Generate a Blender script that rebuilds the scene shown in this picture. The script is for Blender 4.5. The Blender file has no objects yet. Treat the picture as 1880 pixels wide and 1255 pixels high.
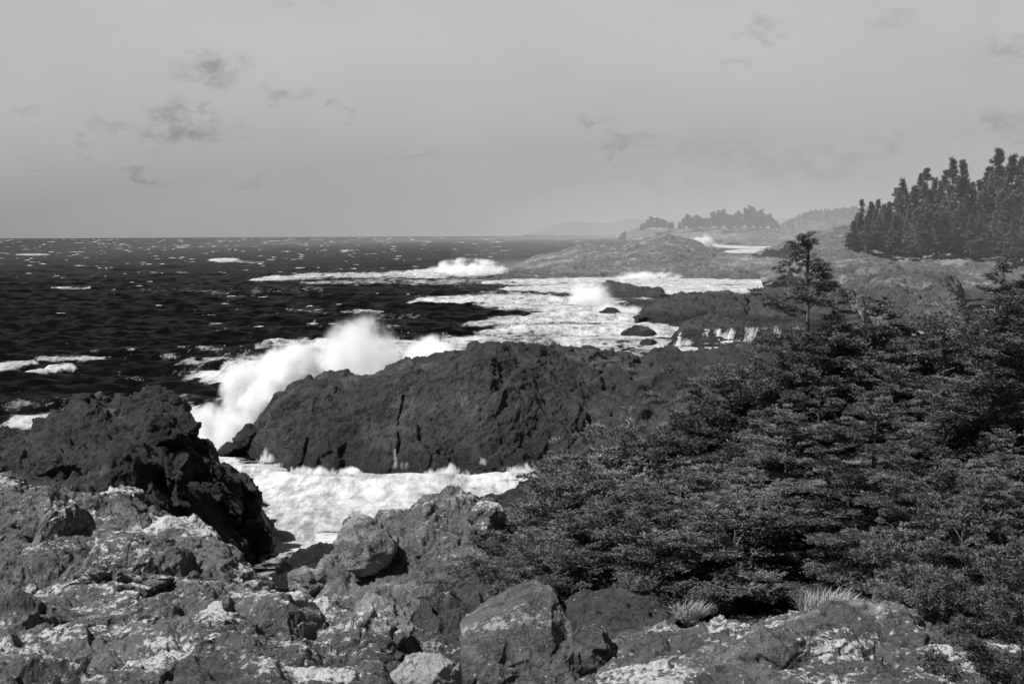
import bpy, math, time
import numpy as np
from mathutils import Vector, Matrix

T0 = time.time()
C = bpy.context.scene
COL = C.collection
R = math.radians

# ---------------------------------------------------------------- camera, sky, sun
W0, H0, F0 = 1880.0, 1255.0, 2611.0          # photograph size and focal length in its pixels
EYE = 15.0                                    # eye height above the sea
PITCH = math.atan((627.5 - 432.2) / F0)
ROLL = R(0.30)
cp, sp = math.cos(PITCH), math.sin(PITCH)
FW = np.array([0, cp, -sp]); UP = np.array([0, sp, cp]); RT = np.array([1.0, 0, 0])
RT2 = math.cos(ROLL) * RT - math.sin(ROLL) * UP
UP2 = math.sin(ROLL) * RT + math.cos(ROLL) * UP
cam = bpy.data.cameras.new('camera'); camo = bpy.data.objects.new('camera', cam); COL.objects.link(camo)
m = Matrix(((RT2[0], UP2[0], -FW[0], 0), (RT2[1], UP2[1], -FW[1], 0), (RT2[2], UP2[2], -FW[2], EYE), (0, 0, 0, 1)))
camo.matrix_world = m
cam.sensor_width = 36; cam.lens = 36 * F0 / W0
cam.clip_start = 0.5; cam.clip_end = 80000
C.camera = camo

SUN_AZ, SUN_EL = R(245), R(55)                # azimuth clockwise from +Y (the view), so left and a little behind
sdir = Vector((math.sin(SUN_AZ) * math.cos(SUN_EL), math.cos(SUN_AZ) * math.cos(SUN_EL), math.sin(SUN_EL)))
sun = bpy.data.lights.new('sun', 'SUN'); suno = bpy.data.objects.new('sun', sun); COL.objects.link(suno)
sun.energy = 5.0; sun.angle = R(0.5); sun.color = (1, 1, 1)
suno.rotation_euler = sdir.to_track_quat('Z', 'Y').to_euler()
suno.location = (0, 0, 60)

C.view_settings.view_transform = 'Standard'; C.view_settings.look = 'None'
C.view_settings.exposure = 0.35; C.view_settings.gamma = 1.0
C.cycles.max_bounces = 12; C.cycles.diffuse_bounces = 2; C.cycles.glossy_bounces = 2
C.cycles.transmission_bounces = 2; C.cycles.volume_bounces = 10; C.cycles.transparent_max_bounces = 6
C.cycles.volume_step_rate = 1.0; C.cycles.volume_max_steps = 96
C.cycles.use_denoising = True
C.cycles.sample_clamp_indirect = 6

world = bpy.data.worlds.new('World'); C.world = world; world.use_nodes = True
class NT:
    """small helper to write node trees briefly"""
    def __init__(s, nt): s.nt = nt; nt.nodes.clear()
    def n(s, typ, ins=None, **kw):
        nd = s.nt.nodes.new(typ)
        for k, v in kw.items(): setattr(nd, k, v)
        for k, v in (ins or {}).items():
            if isinstance(v, bpy.types.NodeSocket): s.nt.links.new(v, nd.inputs[k])
            elif isinstance(v, bpy.types.Node): s.nt.links.new(v.outputs[0], nd.inputs[k])
            else: nd.inputs[k].default_value = v
        return nd
    def math(s, op, a, b=0.0, c=0.0, clamp=False):
        return s.n('ShaderNodeMath', {0: a, 1: b, 2: c}, operation=op, use_clamp=clamp).outputs[0]
    def vm(s, op, a, b=(0, 0, 0)):
        nd = s.n('ShaderNodeVectorMath', {0: a, 1: b}, operation=op)
        return nd.outputs['Value'] if op in ('LENGTH', 'DOT_PRODUCT') else nd.outputs[0]
    def rng(s, v, a, b, c=0.0, d=1.0, smooth=False):
        return s.n('ShaderNodeMapRange', {0: v, 1: a, 2: b, 3: c, 4: d}, interpolation_type='SMOOTHSTEP' if smooth else 'LINEAR').outputs[0]
    def noise(s, vec, scale, detail=4.0, rough=0.55, dist=0.0):
        return s.n('ShaderNodeTexNoise', {'Vector': vec, 'Scale': scale, 'Detail': detail, 'Roughness': rough, 'Distortion': dist}).outputs[0]
    def mix(s, f, a, b):
        return s.n('ShaderNodeMix', {'Factor': f, 2: a, 3: b}, data_type='FLOAT').outputs[0]

w = NT(world.node_tree)
tc = w.n('ShaderNodeTexCoord').outputs['Generated']
sky = w.n('ShaderNodeTexSky', sky_type='NISHITA', sun_disc=False, sun_elevation=SUN_EL, sun_rotation=SUN_AZ,
          air_density=1.0, dust_density=2.0, ozone_density=1.0)
bw = w.n('ShaderNodeRGBToBW', {0: sky.outputs[0]}).outputs[0]
sx = w.n('ShaderNodeSeparateXYZ', {0: tc})
ysafe = w.math('MAXIMUM', sx.outputs[1], 0.02)
vx = w.math('DIVIDE', sx.outputs[0], ysafe); vz = w.math('DIVIDE', sx.outputs[2], ysafe)
V = w.n('ShaderNodeCombineXYZ', {0: vx, 1: vz, 2: 0.0}).outputs[0]
Vs = w.vm('MULTIPLY', V, (1.0, 1.7, 1.0))
nz = w.noise(Vs, 48, 8, 0.62, 0.2)
nz2 = w.noise(Vs, 7, 4, 0.5)
# elevation response: pale bright band above the horizon, deep (red filter) zenith
ramp = w.n('ShaderNodeValToRGB', {0: sx.outputs[2]})
cr = ramp.color_ramp
SKYR = [(0.0, 0.255), (0.035, 0.31), (0.08, 0.385), (0.13, 0.43), (0.17, 0.43), (0.28, 0.24), (0.5, 0.10), (1.0, 0.05)]
cr.elements[0].position, cr.elements[0].color = SKYR[0][0], (SKYR[0][1],) * 3 + (1,)
cr.elements[1].position, cr.elements[1].color = SKYR[-1][0], (SKYR[-1][1],) * 3 + (1,)
for p_, v_ in SKYR[1:-1]:
    e = cr.elements.new(p_); e.color = (v_, v_, v_, 1)
CLOUDS = [(385, 130, 60, 30, .9), (340, 232, 85, 34, .9), (375, 212, 45, 24, .7), (530, 175, 45, 18, .6), (150, 268, 30, 14, .5),
          (260, 325, 40, 12, .5), (455, 332, 28, 9, .5), (40, 215, 60, 14, .35), (1150, 262, 50, 16, .55), (1090, 212, 40, 10, .4),
          (1400, 55, 40, 22, .5), (1640, 30, 50, 22, .35), (560, 0, 60, 12, .4), (1860, 90, 60, 20, .5), (1860, 232, 90, 26, .45),
          (1450, 300, 230, 34, .42), (1630, 275, 60, 18, .45), (1250, 325, 200, 14, .3), (760, 282, 50, 10, .3), (68, 312, 20, 7, .4),
          (630, 197, 22, 9, .4), (1340, 110, 40, 12, .25), (200, 232, 60, 10, .35)]
tot = None
warp = w.vm('SCALE', w.vm('SUBTRACT', w.n('ShaderNodeTexNoise', {'Vector': Vs, 'Scale': 42.0, 'Detail': 5.0}).outputs[1], (.5, .5, .5)))
warp.node.inputs['Scale'].default_value = 0.045
Vw = w.vm('ADD', V, warp)
def pix_ray(px, py):
    px = np.asarray(px, float)[..., None]; py = np.asarray(py, float)[..., None]
    return FW + RT2 * (px - 940) / F0 + UP2 * (627.5 - py) / F0
for (cx, cy, sx_, sy_, st) in CLOUDS:
    r = pix_ray(cx, cy)
    c = (r[0] / r[1], r[2] / r[1], 0)
    q = w.vm('MULTIPLY', w.vm('SUBTRACT', Vw, c), (F0 / sx_, F0 / sy_, 0))
    g = w.rng(w.vm('LENGTH', q), 0.1, 1.5, st, 0.0, True)
    tot = g if tot is None else w.math('MAXIMUM', tot, g)
cm = w.math('MULTIPLY', tot, w.rng(nz, 0.34, 0.62, 0, 1, True))
veil = w.rng(nz2, 0.35, 0.75, 1.03, 0.95)
k = w.math('MULTIPLY', w.math('SUBTRACT', 1.0, w.math('MULTIPLY', cm, 0.42)), veil)
SKYGAIN = 1.0
val = w.math('MULTIPLY', w.math('MULTIPLY', ramp.outputs[0], k), SKYGAIN)
# the physical sky only modulates the azimuth a little; its horizon is far brighter than a red-filtered one
bwn = w.rng(bw, 0.0, 30.0, 0.92, 1.08)
val = w.math('MULTIPLY', val, bwn)
bg = w.n('ShaderNodeBackground', {'Color': val, 'Strength': 1.0})
w.n('ShaderNodeOutputWorld', {0: bg.outputs[0]})

# ---------------------------------------------------------------- projection helpers
def at(px, py, d):
    """point of the picture (px, py) that stands d metres in front of the eye"""
    r = pix_ray(px, py); d = np.asarray(d, float)[..., None]
    return r / r[..., 1:2] * d + np.array([0, 0, EYE])
def atz(px, py, z=0.0):
    r = pix_ray(px, py)
    return r * ((z - EYE) / r[..., 2:3]) + np.array([0, 0, EYE])

# ---------------------------------------------------------------- numpy noise
def _h(ix, iy, iz, seed):
    h = (ix.astype(np.uint32) * np.uint32(374761393)) ^ (iy.astype(np.uint32) * np.uint32(668265263)) ^ (iz.astype(np.uint32) * np.uint32(2147483647 - 98765)) ^ np.uint32((seed * 2654435761) & 0xffffffff)
    h = (h ^ (h >> np.uint32(13))) * np.uint32(1274126177)
    h = (h ^ (h >> np.uint32(15))) * np.uint32(2246822519)
    return h ^ (h >> np.uint32(16))
def perlin(p, seed=0):
    p = p.astype(np.float32)
    i = np.floor(p).astype(np.int32); f = p - i
    u = f * f * f * (f * (f * 6 - 15) + 10)
    out = 0
    for dx in (0, 1):
        wx = u[:, 0] if dx else 1 - u[:, 0]
        for dy in (0, 1):
            wy = u[:, 1] if dy else 1 - u[:, 1]
            for dz in (0, 1):
                wz = u[:, 2] if dz else 1 - u[:, 2]
                h = _h(i[:, 0] + dx, i[:, 1] + dy, i[:, 2] + dz, seed)
                gx = (h & np.uint32(1023)).astype(np.float32) / 511.5 - 1
                gy = ((h >> np.uint32(10)) & np.uint32(1023)).astype(np.float32) / 511.5 - 1
                gz = ((h >> np.uint32(20)) & np.uint32(1023)).astype(np.float32) / 511.5 - 1
                out = out + wx * wy * wz * (gx * (f[:, 0] - dx) + gy * (f[:, 1] - dy) + gz * (f[:, 2] - dz))
    return out * 1.1
def fbm(p, octv=4, gain=0.5, seed=0):
    a, s, t = 1.0, 0, 0
    for o in range(octv):
        s = s + a * perlin(p * (2.03 ** o) + o * 17.3, seed + o); t += a; a *= gain
    return s / t * 1.6
def ridged(p, octv=4, gain=0.55, seed=0):
    a, s, t = 1.0, 0, 0
    for o in range(octv):
        s = s + a * (1 - np.minimum(1, np.abs(perlin(p * (2.1 ** o) + o * 9.1, seed + o)) * 2.6)) ** 1.5; t += a; a *= gain
    return s / t
def voronoi(p, seed=0):
    """F1, F2 and a per-cell random tilted plane, nearest eight cells"""
    p = p.astype(np.float32)
    b = np.floor(p - 0.5).astype(np.int32)
    f1 = np.full(len(p), 9., np.float32); f2 = f1.copy(); val = np.zeros(len(p), np.float32); val2 = val.copy()
    for dx in (0, 1):
        for dy in (0, 1):
            for dz in (0, 1):
                h = _h(b[:, 0] + dx, b[:, 1] + dy, b[:, 2] + dz, seed)
                o = np.stack([(h & np.uint32(1023)), (h >> np.uint32(10)) & np.uint32(1023), (h >> np.uint32(20)) & np.uint32(1023)], 1).astype(np.float32) / 1023
                dlt = p - (b + np.array([dx, dy, dz]) + 0.12 + 0.76 * o)
                d = (dlt * dlt).sum(1)
                h2 = _h(b[:, 0] + dx, b[:, 1] + dy, b[:, 2] + dz, seed + 77)
                t = np.stack([(h2 & np.uint32(1023)), (h2 >> np.uint32(10)) & np.uint32(1023), (h2 >> np.uint32(20)) & np.uint32(1023)], 1).astype(np.float32) / 511.5 - 1
                v = 0.75 * (t * dlt).sum(1) + 0.34 * (o[:, 0] * 2 - 1)
                c = d < f1
                c2 = (~c) & (d < f2)
                val2 = np.where(c, val, np.where(c2, v, val2)); val = np.where(c, v, val)
                f2 = np.where(c, f1, np.minimum(f2, d))
                f1 = np.where(c, d, f1)
    return np.sqrt(f1), np.sqrt(f2), val, val2
def sstep(x, a, b):
    t = np.clip((x - a) / (b - a), 0, 1); return t * t * (3 - 2 * t)

# ---------------------------------------------------------------- mesh and object helpers
def mesh_np(name, verts, faces, smooth=True):
    """verts (N,3), faces (M,3|4)"""
    me = bpy.data.meshes.new(name)
    faces = np.ascontiguousarray(faces, np.int32); nv, k_ = len(verts), faces.shape[1]
    me.vertices.add(nv); me.vertices.foreach_set('co', np.ascontiguousarray(verts, np.float32).ravel())
    me.loops.add(faces.size); me.loops.foreach_set('vertex_index', faces.ravel())
    me.polygons.add(len(faces)); me.polygons.foreach_set('loop_start', np.arange(0, faces.size, k_, dtype=np.int32))
    me.polygons.foreach_set('use_smooth', np.full(len(faces), smooth))
    me.update(calc_edges=True)
    return me
def obj(name, me, mat=None, parent=None, loc=None):
    o = bpy.data.objects.new(name, me); COL.objects.link(o)
    if mat is not None and len(me.materials) == 0: me.materials.append(mat)
    if parent is not None: o.parent = parent
    if loc is not None: o.location = loc
    return o
def tag(o, label=None, cat=None, group=None, kind=None):
    if label: o['label'] = label
    if cat: o['category'] = cat
    if group: o['group'] = group
    if kind: o['kind'] = kind
    return o
def grid_faces(nu, nv, off=0):
    a = (np.arange(nv - 1)[:, None] * nu + np.arange(nu - 1)[None, :]).ravel() + off
    return np.stack([a, a + 1, a + 1 + nu, a + nu], 1)
def grid_normals(P):
    du = np.gradient(P, axis=1); dv = np.gradient(P, axis=0)
    n = np.cross(du, dv); l = np.linalg.norm(n, axis=2, keepdims=True)
    return n / np.maximum(l, 1e-9)

# ---------------------------------------------------------------- materials
def principled(nm):
    mt = bpy.data.materials.new(nm); mt.use_nodes = True
    t = NT(mt.node_tree); b = t.n('ShaderNodeBsdfPrincipled'); out = t.n('ShaderNodeOutputMaterial', {0: b.outputs[0]})
    return mt, t, b, out
def rock_mat(nm, base=0.08, var=0.5, lichen=0.0, lcol=0.5, scale=1.0, wet=None, bump=0.35, pale=0.0):
    """scale: metres of the coarse mottling. lichen: cover 0..1. wet: height under which the rock is wet and black"""
    mt, t, b, out = principled(nm)
    co = t.n('ShaderNodeTexCoord').outputs['Object']
    gpos = t.n('ShaderNodeNewGeometry')
    s = 1.0 / scale
    n1 = t.noise(co, 0.45 * s, 8, 0.68); n2 = t.noise(co, 2.8 * s, 10, 0.74); n3 = t.noise(co, 17 * s, 8, 0.75)
    v = t.math('ADD', t.rng(n1, 0.3, 0.7, -0.5 * var, 0.5 * var), t.rng(n2, 0.3, 0.7, -0.6 * var, 0.6 * var))
    v = t.math('ADD', v, t.rng(n3, 0.3, 0.7, -0.45 * var, 0.45 * var))
    col = t.math('MULTIPLY', t.math('MAXIMUM', t.math('ADD', v, 1.0), 0.25), base)
    fi = t.math('ABSOLUTE', t.math('SUBTRACT', t.noise(co, 1.0 * s, 8, 0.6), 0.5)); fi2 = t.math('ABSOLUTE', t.math('SUBTRACT', t.noise(co, 3.3 * s, 7, 0.6), 0.5))
    col = t.math('MULTIPLY', col, t.math('MULTIPLY', t.rng(fi, 0.0, 0.016, 0.35, 1.0), t.rng(fi2, 0.0, 0.02, 0.5, 1.0)))
    if pale > 0:   # paler weathered patches
        pm = t.rng(t.noise(co, 0.35 * s, 5, 0.6, 0.8), 0.60 - pale * 0.25, 0.72 - pale * 0.2, 0, 1, True)
        col = t.mix(t.math('MULTIPLY', pm, 0.8), col, t.math('MULTIPLY', col, 2.6))
    if lichen > 0:
        la = t.noise(co, 0.6 * s, 4, 0.6); lb = t.noise(co, 9.0 * s, 10, 0.80)
        lc = t.n('ShaderNodeTexVoronoi', {'Vector': co, 'Scale': 7.0 * s}).outputs[0]
        nzv = t.n('ShaderNodeSeparateXYZ', {0: gpos.outputs['Normal']}).outputs[2]
        m_ = t.math('ADD', t.math('MULTIPLY', la, 1.1), t.math('MULTIPLY', lb, 1.0))
        m_ = t.math('ADD', m_, t.math('MULTIPLY', nzv, 0.12))
        m_ = t.math('SUBTRACT', m_, t.math('MULTIPLY', lc, 0.16))
        th = 1.30 - 0.36 * lichen
        lm = t.rng(m_, th, th + 0.07, 0, 1, True)
        lv = t.math('MULTIPLY', t.rng(n3, 0.3, 0.7, 0.65, 1.2), lcol)
        col = t.mix(lm, col, lv)
        sp_ = t.n('ShaderNodeTexVoronoi', {'Vector': co, 'Scale': 3.4 * s}).outputs[0]     # small separate spots
        sm = t.rng(sp_, 0.10, 0.13, 0.9, 0.0, True)
        sm = t.math('MULTIPLY', sm, t.rng(n2, 0.48, 0.56, 0, 1))
        col = t.mix(sm, col, lcol * 0.9)
    rough = 0.85
    if wet is not None:
        z = t.n('ShaderNodeSeparateXYZ', {0: gpos.outputs['Position']}).outputs[2]
        z = t.math('ADD', z, t.rng(n1, 0.3, 0.7, -1.2, 1.2))
        wm = t.rng(z, wet - 0.5, wet + 0.5, 1, 0, True)
        col = t.mix(wm, col, t.math('MULTIPLY', col, 0.45))
        rough = t.mix(wm, 0.8, 0.38)
    rd = t.math('ABSOLUTE', t.math('SUBTRACT', t.noise(co, 1.9 * s, 8, 0.66), 0.5))
    rd2 = t.math('ABSOLUTE', t.math('SUBTRACT', t.noise(co, 7.0 * s, 6, 0.66), 0.5))
    bm = t.math('ADD', t.math('MULTIPLY', n2, 0.5), t.math('MULTIPLY', n3, 0.20))
    bm = t.math('ADD', bm, t.math('ADD', t.math('MULTIPLY', rd, 1.6), t.math('MULTIPLY', rd2, 0.45)))
    bp = t.n('ShaderNodeBump', {'Strength': 1.0, 'Distance': bump * scale * 0.62, 'Height': bm})
    for k_, v_ in (('Base Color', col), ('Roughness', rough), ('Normal', bp.outputs[0])):
        if isinstance(v_, float): b.inputs[k_].default_value = v_
        else: t.nt.links.new(v_, b.inputs[k_])
    b.inputs['Specular IOR Level'].default_value = 0.35
    return mt
def plain_mat(nm, base, var=0.3, scale=3.0, rough=0.8, spec=0.3):
    mt, t, b, out = principled(nm)
    co = t.n('ShaderNodeTexCoord').outputs['Object']
    n1 = t.noise(co, scale, 5, 0.6)
    col = t.math('MULTIPLY', t.rng(n1, 0.3, 0.7, 1 - var, 1 + var), base)
    t.nt.links.new(col, b.inputs['Base Color'])
    b.inputs['Roughness'].default_value = rough; b.inputs['Specular IOR Level'].default_value = spec
    return mt
def leaf_mat(nm, base, var=0.5, scale=2.0, spec=0.3):
    mt, t, b, out = principled(nm)
    g = t.n('ShaderNodeNewGeometry'); oi = t.n('ShaderNodeObjectInfo').outputs['Random']
    co = t.n('ShaderNodeTexCoord').outputs['Object']
    n1 = t.noise(co, scale, 4, 0.6)
    r = t.rng(g.outputs['Random Per Island'], 0, 1, 1 - var, 1 + var)
    col = t.math('MULTIPLY', t.math('MULTIPLY', r, t.rng(n1, 0.3, 0.7, 0.65, 1.35)), base)
    col = t.math('MULTIPLY', col, t.rng(oi, 0, 1, 0.7, 1.3))
    t.nt.links.new(col, b.inputs['Base Color'])
    b.inputs['Roughness'].default_value = 0.5; b.inputs['Specular IOR Level'].default_value = spec
    return mt

M_DARK = rock_mat('dark_wet_rock', 0.031, 0.8, scale=1.6, wet=1.5, bump=0.30, pale=0.15)
M_HEAD = rock_mat('headland_rock', 0.036, 0.85, scale=2.4, wet=1.0, bump=0.26, pale=0.28)
M_BLACK = rock_mat('black_basalt', 0.022, 0.5, scale=1.5, wet=2.0, bump=0.3)
M_LICH = rock_mat('lichened_rock', 0.125, 0.75, lichen=0.45, lcol=0.62, scale=1.1, bump=0.3)
M_LICH2 = rock_mat('spotted_rock', 0.10, 0.7, lichen=0.48, lcol=0.60, scale=1.1, bump=0.3, pale=0.3)
M_GREY = rock_mat('grey_rock', 0.118, 0.65, lichen=0.36, lcol=0.40, scale=1.2, bump=0.3, pale=0.35)
M_PALE = rock_mat('pale_rock', 0.32, 0.4, lichen=0.2, lcol=0.5, scale=0.9, bump=0.25)
M_FAR = rock_mat('far_rock', 0.095, 0.8, scale=5, wet=1.5, bump=0.25, pale=0.4)
M_FARM = rock_mat('far_dark_rock', 0.075, 0.8, scale=3.5, wet=1.5, bump=0.3, pale=0.35)
M_FARD = rock_mat('far_wet_rock', 0.05, 0.6, scale=6, wet=1.5, bump=0.25)
M_SOIL = rock_mat('ground_rock', 0.06, 0.7, lichen=0.2, lcol=0.35, scale=1.2, bump=0.3)

# ---------------------------------------------------------------- rocks
def rock_disp(P, N, S, A, seed, aniso=(1, 1, 1), tilt=0.35, crack=1.0):
    """broken, jointed rock: tilted blocks at three sizes, cracks between them, ridged and fine relief"""
    ca, sa = math.cos(tilt), math.sin(tilt)
    q = P @ np.array([[ca, 0, -sa], [0, 1, 0], [sa, 0, ca]]).T
    q = (q * np.array(aniso)) / S
    wv = np.stack([fbm(q * 0.45 + 3.1, 4, seed=seed + 1), fbm(q * 0.45 + 11.7, 4, seed=seed + 2), fbm(q * 0.45 + 29.3, 4, seed=seed + 3)], 1)
    q = q + wv * 0.28
    big = fbm(q * 0.16, 3, seed=seed + 5) * 1.1
    rg = ridged(q * 0.3, 5, 0.6, seed=seed + 7) - 0.5
    msk = sstep(fbm(q * 0.4 + 50, 2, seed=seed + 9), -0.1, 0.5)
    d = 0.9 * big + 0.55 * rg
    jn = 0.25 * fbm(q * 0.7 + 90, 3, seed=seed + 47)
    for (jx, jy, jz, jf, ja) in ((.55, .25, .8, .75, .55), (-.8, .35, .48, 1.15, .38), (.3, -.2, .93, 2.7, .17)):
        tt = (q[:, 0] * jx + q[:, 1] * jy + q[:, 2] * jz) * jf + jn * 1.5
        fr = tt - np.floor(tt); d = d + ja * (np.minimum(fr, (1 - fr) * 7) - .4) * (0.35 + 0.65 * msk)
    for (fs, am, cr, sd) in ((0.36, 1.25, 0.20, 11), (0.95, 0.60, 0.16, 23), (2.4, 0.22, 0.06, 31), (5.6, 0.10, 0.0, 37)):
        f1, f2, vl, rn = voronoi(q * fs * np.array([1, 1, 1.25], np.float32), seed + sd)
        e = f2 - f1
        w_ = 0.5 + 0.5 * sstep(e, 0.0, 0.09); d = d + am * (vl * w_ + rn * (1 - w_))
        if cr: d = d - cr * crack * msk * (1 - sstep(e, 0.0, 0.07))
    d = d + 0.13 * (ridged(q * 1.9, 4, 0.6, seed=seed + 43) - 0.5) + 0.05 * fbm(q * 6.5, 3, 0.65, seed=seed + 41)
    return P + N * (d * A * S)[:, None]

def resample_rows(rows, nu_min, xs):
    """rows -> list of (nu,3) arrays. kinds: ('w',pts) on the sea, ('d',pts,depths), ('s',dx,dy,z) shifted copy of the row before it"""
    out = []
    for r in rows:
        if r[0] == 'w':
            a = np.array(r[1], float); out.append(atz(xs, np.interp(xs, a[:, 0], a[:, 1]), 0.0))
        elif r[0] == 'd':
            a = np.array(r[1], float)
            dd = r[2]
            dv = np.full(len(xs), float(dd)) if np.isscalar(dd) else np.interp(xs, np.array(dd, float)[:, 0], np.array(dd, float)[:, 1])
            out.append(at(xs, np.interp(xs, a[:, 0], a[:, 1]), dv))
        else:
            q = out[-1].copy(); q[:, 0] += r[1]; q[:, 1] += r[2]
            q[:, 2] = r[3] if r[3] is not None else q[:, 2]
            out.append(q)
    return out
TRIS = [0]
def loft_patch(rows, x0, x1, S, A, seed, q=1.3, under=2.0, back=True, aniso=(1, 1, 1), tilt=0.35, crack=1.0, ends=True, backdrop=6.0, backz=-2.0, maxn=900):
    """a rock body lofted through section lines (front to ridge), closed at the back and underneath"""
    xs = np.linspace(x0, x1, 240)
    L = resample_rows(rows, 0, xs)
    f = L[0].copy(); f[:, 2] -= under; f[:, 1] -= 0.2 * under
    L = [f] + L
    nfront = len(L) - 1
    if back:
        b1 = L[-1].copy(); b1[:, 1] += backdrop * 0.45; b1[:, 2] = b1[:, 2] - 0.35 * np.maximum(0, b1[:, 2] - backz)
        b2 = L[-1].copy(); b2[:, 1] += backdrop; b2[:, 2] = backz
        L += [b1, b2]
    A3 = np.stack(L, 0)
    if ends:      # pinch the two ends down below the water or ground
        t = np.linspace(0, 1, 240); e = np.minimum(t, 1 - t) / 0.03
    dm = A3[:, :, 1].mean(); dn_ = min(dm, A3[1:nfront + 1, :, 1].mean(axis=1).min() * 1.15); s = dn_ / 1422.0 * q
    wid = np.linalg.norm(np.diff(A3[nfront], axis=0), axis=1).sum()
    nu = int(np.clip(wid / s, 24, maxn))
    ui = np.linspace(0, 239, nu); u0 = np.minimum(ui.astype(int), 238); uf = (ui - u0)[None, :, None]
    A3 = A3[:, u0] * (1 - uf) + A3[:, u0 + 1] * uf
    rowsP = []
    n = len(A3)
    for i in range(n - 1):
        p0, p1, p2, p3 = A3[max(i - 1, 0)], A3[i], A3[i + 1], A3[min(i + 2, n - 1)]
        ln = np.linalg.norm(p2 - p1, axis=1).mean()
        k_ = int(np.clip(ln / s / (1.0 if i < nfront else 2.5), 3, 500))
        for j in range(k_ + (1 if i == n - 2 else 0)):
            t = j / k_
            cm_ = 0.5 * ((2 * p1) + (-p0 + p2) * t + (2 * p0 - 5 * p1 + 4 * p2 - p3) * t * t + (-p0 + 3 * p1 - 3 * p2 + p3) * t ** 3)
            li = p1 * (1 - t) + p2 * t
            rowsP.append(0.6 * cm_ + 0.4 * li)
    P = np.stack(rowsP, 0)
    N = grid_normals(P)
    nvv, nuu = P.shape[:2]
    Pf = rock_disp(P.reshape(-1, 3), N.reshape(-1, 3), S, A, seed, aniso, tilt, crack)
    return Pf, grid_faces(nuu, nvv)
def boulder_patch(c, rad, S, A, seed, n=None, rz=0.0, tilt=0.0, sq=0.75, q=1.3):
    """an angular boulder: a superellipsoid broken by the same relief"""
    d = c[1]; s = d / 1422.0 * q
    n = n or int(np.clip(max(rad) * 3.14 / s, 16, 260))
    th = np.linspace(0, 2 * math.pi, 2 * n, endpoint=False); ph = np.linspace(-math.pi / 2, math.pi / 2, n)
    P_, T_ = np.meshgrid(ph, th, indexing='ij')
    pw = lambda v: np.sign(v) * np.abs(v) ** sq
    X = np.stack([pw(np.cos(P_)) * pw(np.cos(T_)), pw(np.cos(P_)) * pw(np.sin(T_)), pw(np.sin(P_))], -1)
    rp = np.random.RandomState(seed * 7 + 1)          # broken faces: cut the round off with random planes
    for _ in range(15):
        nn = rp.randn(3); nn[2] = abs(nn[2]) * .8; nn /= np.linalg.norm(nn); hh = rp.uniform(.62, .9)
        dt = X @ nn; X = X - np.maximum(dt - hh, 0)[..., None] * nn * .96
    X = X * 1.12 * np.array(rad)
    ct, st = math.cos(tilt), math.sin(tilt)
    X = X @ np.array([[ct, 0, -st], [0, 1, 0], [st, 0, ct]]).T
    cz, sz = math.cos(rz), math.sin(rz)
    X = X @ np.array([[cz, sz, 0], [-sz, cz, 0], [0, 0, 1]])
    N = X / np.array(rad) ** 2; N /= np.maximum(np.linalg.norm(N, axis=2, keepdims=True), 1e-9)
    X = X + np.array(c)
    Pf = rock_disp(X.reshape(-1, 3), N.reshape(-1, 3), S, A, seed)
    a = (np.arange(n - 1)[:, None] * 2 * n + np.arange(2 * n)[None, :]); b = (np.arange(n - 1)[:, None] * 2 * n + (np.arange(2 * n)[None, :] + 1) % (2 * n))
    F = np.stack([a.ravel(), b.ravel(), b.ravel() + 2 * n, a.ravel() + 2 * n], 1)
    return Pf, F
def bp(px, py, d): return tuple(at(px, py, d))
def rock(name, patches, mat, label, cat='rock', group=None):
    vs, fs, off = [], [], 0
    for (v, f) in patches:
        vs.append(v); fs.append(f + off); off += len(v)
    V_ = np.concatenate(vs); F_ = np.concatenate(fs)
    c = np.array([V_[:, 0].mean(), V_[:, 1].mean(), max(V_[:, 2].min(), 0.0)])
    me = mesh_np(name, V_ - c, F_)
    TRIS[0] += len(F_) * 2
    return tag(obj(name, me, mat, loc=c), label, cat, group)

# --- the long dark headland in the middle
HL_R = [(455, 815), (466, 775), (480, 748), (510, 722), (540, 702), (568, 688), (600, 688), (640, 693), (668, 697), (690, 690), (708, 679), (740, 670), (790, 664), (815, 651),
        (850, 646), (880, 641), (905, 631), (935, 628), (962, 634), (985, 630), (1015, 637), (1050, 641), (1090, 641), (1125, 651), (1160, 656), (1185, 656),
        (1202, 646), (1230, 641), (1270, 641), (1320, 631), (1360, 629), (1420, 632), (1480, 640), (1700, 640)]
HL_SH = [(455, 820), (470, 790), (500, 742), (570, 700), (640, 702), (700, 692), (790, 682), (840, 674), (900, 664), (960, 668), (1040, 672), (1100, 682), (1170, 688), (1230, 676), (1320, 668), (1420, 672), (1700, 690)]
HL_M = [(455, 828), (470, 812), (500, 790), (570, 770), (700, 775), (840, 770), (960, 765), (1100, 765), (1250, 745), (1400, 740), (1700, 750)]
HL_W = [(455, 833), (470, 838), (490, 848), (520, 860), (580, 872), (640, 868), (700, 880), (760, 882), (830, 872), (880, 882), (930, 874), (970, 866), (1050, 870), (1100, 872), (1250, 865), (1700, 865)]
p_main = loft_patch([('w', HL_W), ('d', HL_M, [(455, 98), (520, 93), (900, 91), (1200, 96), (1700, 100)]),
                     ('d', HL_SH, [(455, 99), (520, 97), (900, 96), (1200, 108), (1700, 112)]),
                     ('d', HL_R, [(455, 101), (520, 101), (900, 103), (1200, 119), (1700, 124)])], 455, 1700, 1.5, 0.36, 5, q=1.35, under=2.5, backdrop=9, aniso=(1.25, 1.0, 0.6), tilt=0.45)
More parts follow.
